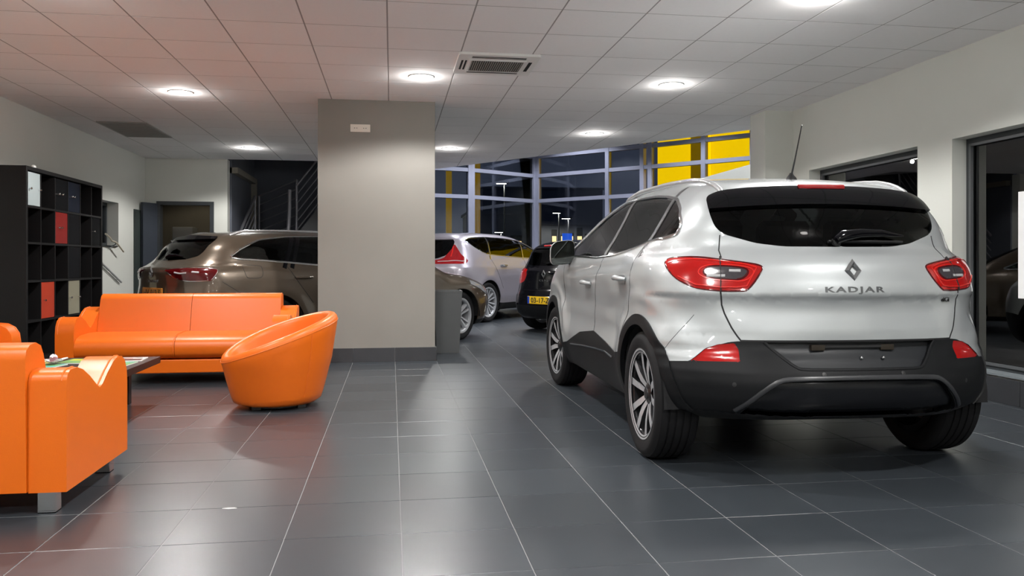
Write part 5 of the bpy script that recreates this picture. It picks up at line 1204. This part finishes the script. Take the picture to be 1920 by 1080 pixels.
for s_ in (1, -1):
    L_ = ep['lamps'][0 if s_ > 0 else 1]
    strip('light_guide', EST, [(p[0], s_*p[1], p[2]) for p in ((0.13,0.47,0.955),(0.16,0.56,0.945),(0.20,0.63,0.95))], 0.018, 0.014, M_REFLECT, L_, proj=5)
    strip('light_guide', EST, [(p[0], s_*p[1], p[2]) for p in ((0.23,0.68,0.955),(0.28,0.735,0.95))], 0.022, 0.014, M_REFLECT, L_, proj=5)
    strip('lamp_seal', EST, smooth_path([(p[0], s_*p[1], p[2]) for p in cfgE['lamp']], 2, True), 0.010, 0.004, M_CHROME, L_, closed=True, proj=4)
    P = []
    for x in np.linspace(0.70, 2.75, 24):
        q = (x-0.7)/2.05; zl_ = np.linspace(1.6, 1.1, 400); v = EST.F(np.stack([np.full(400, x), np.full(400, s_*0.56), zl_], 1)); P.append((x, s_*0.56, zl_[int(np.argmax(v < 0))]+0.035*min(1, math.sin(math.pi*q)*5)))
    bm = bmesh.new(); bm_tube(bm, P, 0.016, 8); from_bm('roof_rail', bm, M_RAILS, et, auto=60)
    for hx, hz in ((1.45, 0.895), (2.55, 0.875)):
        pts = [side_y(EST, hx+dx, hz, s_) for dx in np.linspace(-0.11, 0.11, 9)]; ly = [0.004, 0.024, 0.034, 0.036, 0.036, 0.036, 0.034, 0.024, 0.004]
        bm = bmesh.new(); bm_tube(bm, [(p[0], p[1]+s_*l_, p[2]) for p, l_ in zip(pts, ly)], 0.015, 8); from_bm('door_handle', bm, M_BRONZE, et, auto=60)
    hl = [(4.10,0.80),(4.22,0.79),(4.40,0.72),(4.46,0.655),(4.36,0.65),(4.25,0.70)]
    strip('headlamp', EST, [side_y(EST, x, z, s_) for x, z in smooth_path([(4.08,0.795),(4.22,0.755),(4.36,0.70),(4.44,0.66)], 1)], 0.075, 0.010, mat('headlamp_lens', (0.42, 0.43, 0.45), 0.06, metal=0.5, coat=1.0, var=0.3, scale=40), et, proj=4)
    strip('daytime_lamp', EST, [side_y(EST, x, z, s_) for x, z in ((4.45,0.64),(4.47,0.55),(4.48,0.46),(4.46,0.36))], 0.02, 0.008, M_CHROME, et, proj=4)
    strip('crease', EST, [side_y(EST, x, z, s_) for x, z in ((1.6,0.80),(2.4,0.80),(3.3,0.785))], 0.012, 0.003, M_BRONZE, et, proj=2)
    bm = bmesh.new(); bm_tube(bm, [(3.02, s_*0.80, 1.02), (3.02, s_*0.93, 1.05), (3.0, s_*1.02, 1.06)], [0.03, 0.075, 0.05], 12); from_bm('door_mirror', bm, M_BRONZE, et, auto=60)
x_ = min(rear_x(EST, 0, q)[0] for q in (0.91, 0.94, 0.965, 1.0)); diamond_badge('diamond_badge', et, (x_-0.004, 0, 0.955), R(-90), 0.06, 0.045)
x_, _, z_ = rear_x(EST, 0, 0.73)
pl = box('number_plate', (x_-0.012, -0.26, 0.675), (x_+0.002, 0.26, 0.785), M_PLATEO, et, bevel=0.003)
tp = text_obj('plate_characters', 'HV-012-S', 0.08, M_BLACK, pl, 0.001, width=0.44, height=0.072); tp.location = (x_-0.0135, 0, 0.73); tp.rotation_euler = (0, 0, R(-90))
tn = text_obj('lettering', 'TALISMAN', 0.05, MATS['badge_chrome'], et, 0.003, width=0.30, height=0.03, spacing=1.3); x_, _, z_ = rear_x(EST, 0, 0.86); tn.location = (x_-0.002, 0, 0.86); tn.rotation_euler = (0, 0, R(-90))
wq = [rear_x(EST, y, z) for y, z in ((0.0, 1.12), (-0.06, 1.14), (-0.18, 1.145), (-0.34, 1.13))]
bm = bmesh.new(); bm_tube(bm, [(p[0]-0.025, p[1], p[2]) for p in wq], [0.02, 0.026, 0.018, 0.005], 8); from_bm('rear_wiper', bm, M_GLOSSBLACK, et, auto=50)
seat_set(et, EST, 2.55, 0.52, 1.18, 0.37, 1.55); box('cabin_floor', (0.5, -0.70, 0.36), (3.6, 0.70, 0.42), M_VOID, et)

# ---------------------------------------------------------------- silver people carrier
M_LILAC = mat('lilac_silver_paint', (0.27, 0.25, 0.285), 0.36, metal=0.4, coat=1.0, var=0.03, scale=400)
mA = lambda z: np.interp(z, [0.3, 0.6, 0.9, 1.2], [1.62, 1.55, 1.36, 1.20]); mB = lambda z: np.interp(z, [0.3, 1.15], [2.55, 2.45])
cfgM = dict(paint=M_LILAC, arch=0.40, ring=0, clad=M_CLAD, belt=1.10,
    dlo=[(0.66,1.475),(0.80,1.36),(1.0,1.265),(1.18,1.228),(2.0,1.185),(2.85,1.150),(3.55,1.115),(3.3,1.24),(2.9,1.42),(2.55,1.50),(2.0,1.535),(1.47,1.540),(0.90,1.515)], dlo_r=0.03,
    rglass=[(-0.01,1.13),(0.35,1.14),(0.50,1.20),(0.56,1.32),(0.56,1.44),(0.50,1.49),(-0.01,1.53)], spoiler_z=1.47, spmat=M_LILAC, wind=[(2.62,-0.01),(2.62,0.52),(3.7,0.70),(3.78,-0.01)],
    lamp=[(0.19,0.28,1.115),(0.22,0.40,1.12),(0.28,0.48,1.16),(0.36,0.53,1.27),(0.43,0.55,1.395),(0.455,0.60,1.38),(0.47,0.70,1.22),(0.53,0.815,1.105),(0.48,0.815,1.065),(0.40,0.79,1.05),(0.18,0.40,1.045),(0.15,0.28,1.05)], lamp_r=0.008, lampmat=mat('carrier_red_lens', (0.22, 0.006, 0.008), 0.1, coat=1.0, var=0.3, scale=20),
    clad_side=[(0.3,0.40),(1.0,0.36),(1.6,0.33),(3.9,0.33),(4.9,0.35)], clad_rear=[(0,0.46),(0.6,0.46),(0.95,0.40)], clad_split=0.35, pillars=[(1.20,1.40),(2.42,2.60)], pz=(1.13,1.535), pw=0.035, pmat=M_CHROME, tw=0.018,
    glass=[M_DTINT, M_TINT, M_CARGLASS], rear_glass=M_DTINT, wheel=(0.36, 0.262, 0.235), track=0.915, wstyle='twin', nsp=7,
    extra={'dA': (lambda P: P[:,0]-mA(P[:,2]), lambda P: (np.abs(P[:,1]) > 0.6) & (P[:,2] < 1.3)), 'dB': (lambda P: P[:,0]-mB(P[:,2]), lambda P: (np.abs(P[:,1]) > 0.6) & (P[:,2] < 1.3))},
    panels=[('rear_door', lambda P: (np.abs(P[:,1]) > 0.6) & (P[:,2] < 1.25) & (P[:,0] > mA(P[:,2])) & (P[:,0] < mB(P[:,2]))), ('front_door', lambda P: (np.abs(P[:,1]) > 0.6) & (P[:,2] < 1.25) & (P[:,0] > mB(P[:,2])) & (P[:,0] < 3.5))],
    seams=[([(mA(z), z) for z in (1.2, 1.0, 0.9, 0.75, 0.6)], 0.008), ([(mB(z), z) for z in (1.15, 0.9, 0.6, 0.4)], 0.008)])
mt, MS, mp = build_car('silver_people_carrier', 'lilac silver people carrier standing beyond the bronze estate', MPV, 0.035, cfgM, (0.359, 14.078), 39.084)
for s_ in (1, -1):
    L_ = mp['lamps'][0 if s_ > 0 else 1]
    strip('light_guide', MPV, [(p[0], s_*p[1], p[2]) for p in ((0.19,0.40,1.095),(0.26,0.58,1.09),(0.40,0.76,1.09),(0.47,0.80,1.09))], 0.016, 0.014, M_REFLECT, L_, proj=5)
    strip('light_guide', MPV, [(p[0], s_*p[1], p[2]) for p in ((0.42,0.57,1.36),(0.38,0.58,1.25),(0.34,0.58,1.16))], 0.02, 0.014, M_REDRING, L_, proj=5)
    for hx in (1.62, 2.9):
        pts = [side_y(MPV, hx+dx, 1.02, s_) for dx in np.linspace(-0.11, 0.11, 9)]; ly = [0.004, 0.024, 0.034, 0.036, 0.036, 0.036, 0.034, 0.024, 0.004]
        bm = bmesh.new(); bm_tube(bm, [(p[0], p[1]+s_*l_, p[2]) for p, l_ in zip(pts, ly)], 0.016, 8); from_bm('door_handle', bm, M_CHROME, mt, auto=60)
    bm = bmesh.new(); bm_tube(bm, [(3.2, s_*0.84, 1.13), (3.2, s_*0.96, 1.17), (3.18, s_*1.05, 1.18)], [0.03, 0.08, 0.055], 12); from_bm('door_mirror', bm, M_LILAC, mt, auto=60)
seat_set(mt, MPV, 2.6, 0.66, 1.32, 0.4, 1.6); box('cabin_floor', (0.5, -0.70, 0.42), (3.7, 0.70, 0.48), M_VOID, mt)
bm = bmesh.new(); bm_tube(bm, [(0.62, 0, 1.58), (0.58, 0, 1.63), (0.42, 0, 1.80)], [0.02, 0.006, 0.003], 8); from_bm('roof_aerial', bm, M_BLACK, mt)

# ---------------------------------------------------------------- black hatchback
M_BLKPAINT = mat('black_paint', (0.003, 0.003, 0.0045), 0.12, spec=0.3, coat=0.4, var=0.03, scale=400)
cfgH = dict(paint=M_BLKPAINT, arch=0.35, ring=0, clad=M_CLAD, belt=0.90,
    dlo=[(0.55,1.12),(1.0,1.03),(1.8,0.98),(2.75,0.95),(2.6,1.05),(2.25,1.24),(1.9,1.35),(1.3,1.37),(0.8,1.32),(0.60,1.2)], dlo_r=0.03,
    rglass=[(-0.01,1.02),(0.42,1.025),(0.52,1.05),(0.52,1.12),(0.46,1.27),(0.42,1.295),(-0.01,1.315)], spoiler_z=1.28, spmat=M_BLKPAINT, wind=[(2.0,-0.01),(2.0,0.46),(2.85,0.6),(2.95,-0.01)],
    lamp=[(0.17,0.48,0.965),(0.23,0.60,0.985),(0.34,0.72,0.985),(0.40,0.765,0.95),(0.34,0.78,0.86),(0.26,0.745,0.77),(0.18,0.64,0.74),(0.145,0.52,0.78),(0.14,0.46,0.88)],
    clad_side=[(0.3,0.36),(0.7,0.33),(3.3,0.30),(4.1,0.32)], clad_rear=[(0,0.42),(0.6,0.42),(0.9,0.38)], clad_split=0.3, pillars=[(1.42,1.6)], pz=(0.99,1.36), tw=0.012, tmat=M_GLOSSBLACK,
    glass=[M_TINT, M_CARGLASS], rear_glass=M_TINT, wheel=(0.315, 0.215, 0.205), track=0.845, wstyle='five', nsp=5, extra={}, panels=[], seams=[([(0.92,0.98),(0.98,0.8),(1.12,0.62)], 0.006), ([(1.55,0.98),(1.6,0.7),(1.6,0.4)], 0.006)])
ht, HS, hp = build_car('black_hatchback', 'small black hatchback with yellow number plate beside the silver crossover', HAT, 0.03, cfgH, (2.179, 11.801), 57.784)
x_, _, z_ = rear_x(HAT, 0, 0.90); diamond_badge('diamond_badge', ht, (x_-0.006, 0, 0.895), R(-90), 0.065, 0.05)
x_, _, z_ = rear_x(HAT, 0, 0.505)
pl = box('number_plate', (x_-0.012, -0.26, 0.447), (x_+0.002, 0.26, 0.560), M_PLATEY, ht, bevel=0.003); box('country_band', (x_-0.0130, 0.215, 0.45), (x_-0.0115, 0.258, 0.557), M_PLATEB, pl)
tp = text_obj('plate_characters', '03-17-Z', 0.08, M_BLACK, pl, 0.001, width=0.40, height=0.078, bold=0.001); tp.location = (x_-0.0135, -0.02, 0.503); tp.rotation_euler = (0, 0, R(-90))
x_, _, z_ = rear_x(HAT, 0, 0.78); tn = text_obj('lettering', 'CLIO', 0.05, MATS['badge_chrome'], ht, 0.003, width=0.20, height=0.028, spacing=1.3); tn.location = (x_-0.002, 0, 0.80); tn.rotation_euler = (0, 0, R(-90))
strip('brake_light', HAT, [rear_x(HAT, y, 1.315) for y in np.linspace(-0.22, 0.22, 12)], 0.035, 0.015, mat('brake_lens', (0.30, 0.01, 0.012), 0.15), ht, lift=0.01, proj=3)
wq = [rear_x(HAT, y, z) for y, z in ((0.0, 1.05), (-0.1, 1.07), (-0.3, 1.065))]
bm = bmesh.new(); bm_tube(bm, [(p[0]-0.02, p[1], p[2]) for p in wq], [0.016, 0.014, 0.005], 8); from_bm('rear_wiper', bm, M_GLOSSBLACK, ht, auto=50)
strip('bumper_crease', HAT, [rear_x(HAT, y, 0.64) for y in np.linspace(-0.72, 0.72, 24)], 0.016, 0.004, M_BLKPAINT, ht, proj=3)
seat_set(ht, HAT, 1.85, 0.50, 1.14, 0.34, 1.05); box('cabin_floor', (0.3, -0.62, 0.34), (2.8, 0.62, 0.40), M_VOID, ht)

# ---------------------------------------------------------------- the street outside at night
gr = box('ground', (-60, 21.5, -0.3), (80, 120, -0.12), mat('asphalt', (0.03, 0.03, 0.033), 0.8, var=0.2)); struct(gr, 'dark asphalt outside the glass facade', 'ground')
g2 = box('ground_side', (9.2, -30, -0.3), (60, 21.5, -0.12), MATS['asphalt']); struct(g2, 'dark asphalt beside the right wall', 'ground')
M_YEL = mat('backlit_yellow', (0.75, 0.52, 0.01), 0.4, emit=(1.0, 0.60, 0.0), estr=1.35, var=0.05, scale=2)
M_YELD = mat('dark_yellow_reflection', (0.30, 0.21, 0.02), 0.5, emit=(0.8, 0.45, 0.0), estr=0.25, var=0.1)  # faintly glowing colour for the reflections built as solid boxes
ys_ = thing('yellow_sign_wall', 'backlit yellow sign wall outside behind the glass facade', 'sign', (9.6, 19.5, 0), math.atan2(-2.68, 2.44))
for k in range(4):
    box('sign_panel', (-3.2+k*1.6, 0, 2.4), (-3.2+k*1.6+1.585, 0.12, 6.0), M_YEL if k != 2 else M_YEL, ys_, bevel=0.004, seg=1)
box('support', (-3.2, 0.12, -0.12), (3.2, 0.3, 6.0), M_DARKFRAME, ys_)
box('lower_band', (-3.2, 0, 0.0), (3.2, 0.12, 2.38), mat('pale_band', (0.5, 0.5, 0.48), 0.6, var=0.05), ys_)
box('brown_reflection', (-2.0, -0.35, -0.12), (-1.62, -0.1, 6.0), M_YELD, ys_)  # solid block standing in for a brownish reflection on the yellow
def px_at(px, Y):
    dx = (px-960)/FPX; X_ = dx*cyaw+syaw; Y_ = -dx*syaw+cyaw; return X_/Y_*Y
M_WARM = mat('warm_lit_window', (0.5, 0.4, 0.25), 0.5, emit=(1.0, 0.66, 0.28), estr=2.2, var=0.5, scale=3); M_COOL = mat('cool_lamp', (0.8, 0.8, 0.8), 0.4, emit=(1.0, 0.95, 0.85), estr=12.0, var=0.01)
M_BLDG = mat('night_building', (0.20, 0.22, 0.27), 0.8, var=0.2, scale=0.3); M_BLUE = mat('blue_totem', (0.02, 0.10, 0.6), 0.4, emit=(0.03, 0.16, 1.0), estr=0.8, var=0.05)
def building(label, x0, x1, Y, h_, rows, cols, seed):
    b = thing('street_building', label, 'building', ((x0+x1)/2, Y, -0.12)); w_ = (x1-x0)/2; rng = random.Random(seed)
    box('wall', (-w_, 0, 0), (w_, 8, h_), M_BLDG, b); box('roof_edge', (-w_-0.2, -0.2, h_), (w_+0.2, 8.2, h_+0.3), M_BLDG, b)
    for r_ in range(rows):
        for c_ in range(cols):
            if rng.random() < 0.35: continue
            cx_ = -w_+(c_+0.5)*2*w_/cols; ww_ = w_/cols*rng.uniform(0.5, 0.9); z0 = 2.7+r_*3.0
            f_ = box('window', (cx_-ww_, -0.06, z0), (cx_+ww_, 0.02, z0+rng.uniform(1.0, 1.8)), M_DARKFRAME, b)
            box('pane', (cx_-ww_+0.06, -0.075, z0+0.06), (cx_+ww_-0.06, -0.06, z0+0.9), M_WARM, f_)
building('dark building with warm lit shop windows across the street', px_at(1015, 70), px_at(1110, 70), 70, 4.6, 1, 6, 3)
building('dark low building left of the lit shops', px_at(880, 86), px_at(1005, 86), 86, 6.5, 1, 5, 5)
building('tall dusk grey hall behind the street lamps', px_at(905, 110), px_at(1130, 110), 110, 11.5, 0, 1, 8)
bt = thing('blue_totem', 'blue lit totem sign across the street', 'sign', (px_at(1064, 45), 45, -0.12)); box('panel', (-0.28, 0, 0.2), (0.28, 0.15, 2.9), M_BLUE, bt, bevel=0.02); box('base', (-0.35, -0.05, 0), (0.35, 0.2, 0.2), M_DARKFRAME, bt)
def street_lamp(px, Y, h_, label):
    t = thing('street_lamp', label, 'street lamp', (px_at(px, Y), Y, -0.12), 0, 'street lamps outside')
    tube('pole', [(0, 0, 0), (0, 0, h_)], [0.07, 0.04], M_DARKFRAME, t, n=8); box('lamp_head', (-0.55, -0.12, h_), (0.25, 0.12, h_+0.1), M_DARKFRAME, t); box('lamp_lens', (-0.5, -0.1, h_-0.03), (0.1, 0.1, h_), M_COOL, t)
    sl = lamp('street_light', (px_at(px, Y)-0.2, Y, h_-0.2), 900.0, (1.0, 0.88, 0.7), size=0.15, cone=165)
street_lamp(946, 50, 6.2, 'street lamp seen high through the left facade bay'); street_lamp(940, 62, 3.6, 'low street lamp left of the corner post'); street_lamp(906, 66, 3.0, 'far street lamp beside the yellow pylon'); street_lamp(1066, 60, 4.6, 'street lamp above the blue totem'); street_lamp(1048, 66, 5.4, 'faint far street lamp right of the corner post')
def reflection(px, Y, w_, label, h_=7.0):
    t = thing('yellow_reflection', label, 'reflection', (px_at(px, Y), Y, -0.12), 0, 'yellow signage reflections built as strips'); box('panel', (-w_, 0, 0.1), (w_, 0.3, h_), M_YELD, t, bevel=0.01); box('base', (-w_-0.05, -0.05, 0), (w_+0.05, 0.35, 0.1), M_DARKFRAME, t)  # glowing yellow box standing in for reflected dealership signage
reflection(894, 27, 0.12, 'yellow pylon built as a strip right of the grey facade post'); reflection(842, 29, 0.10, 'narrow yellow pylon built as a strip close to the grey column')
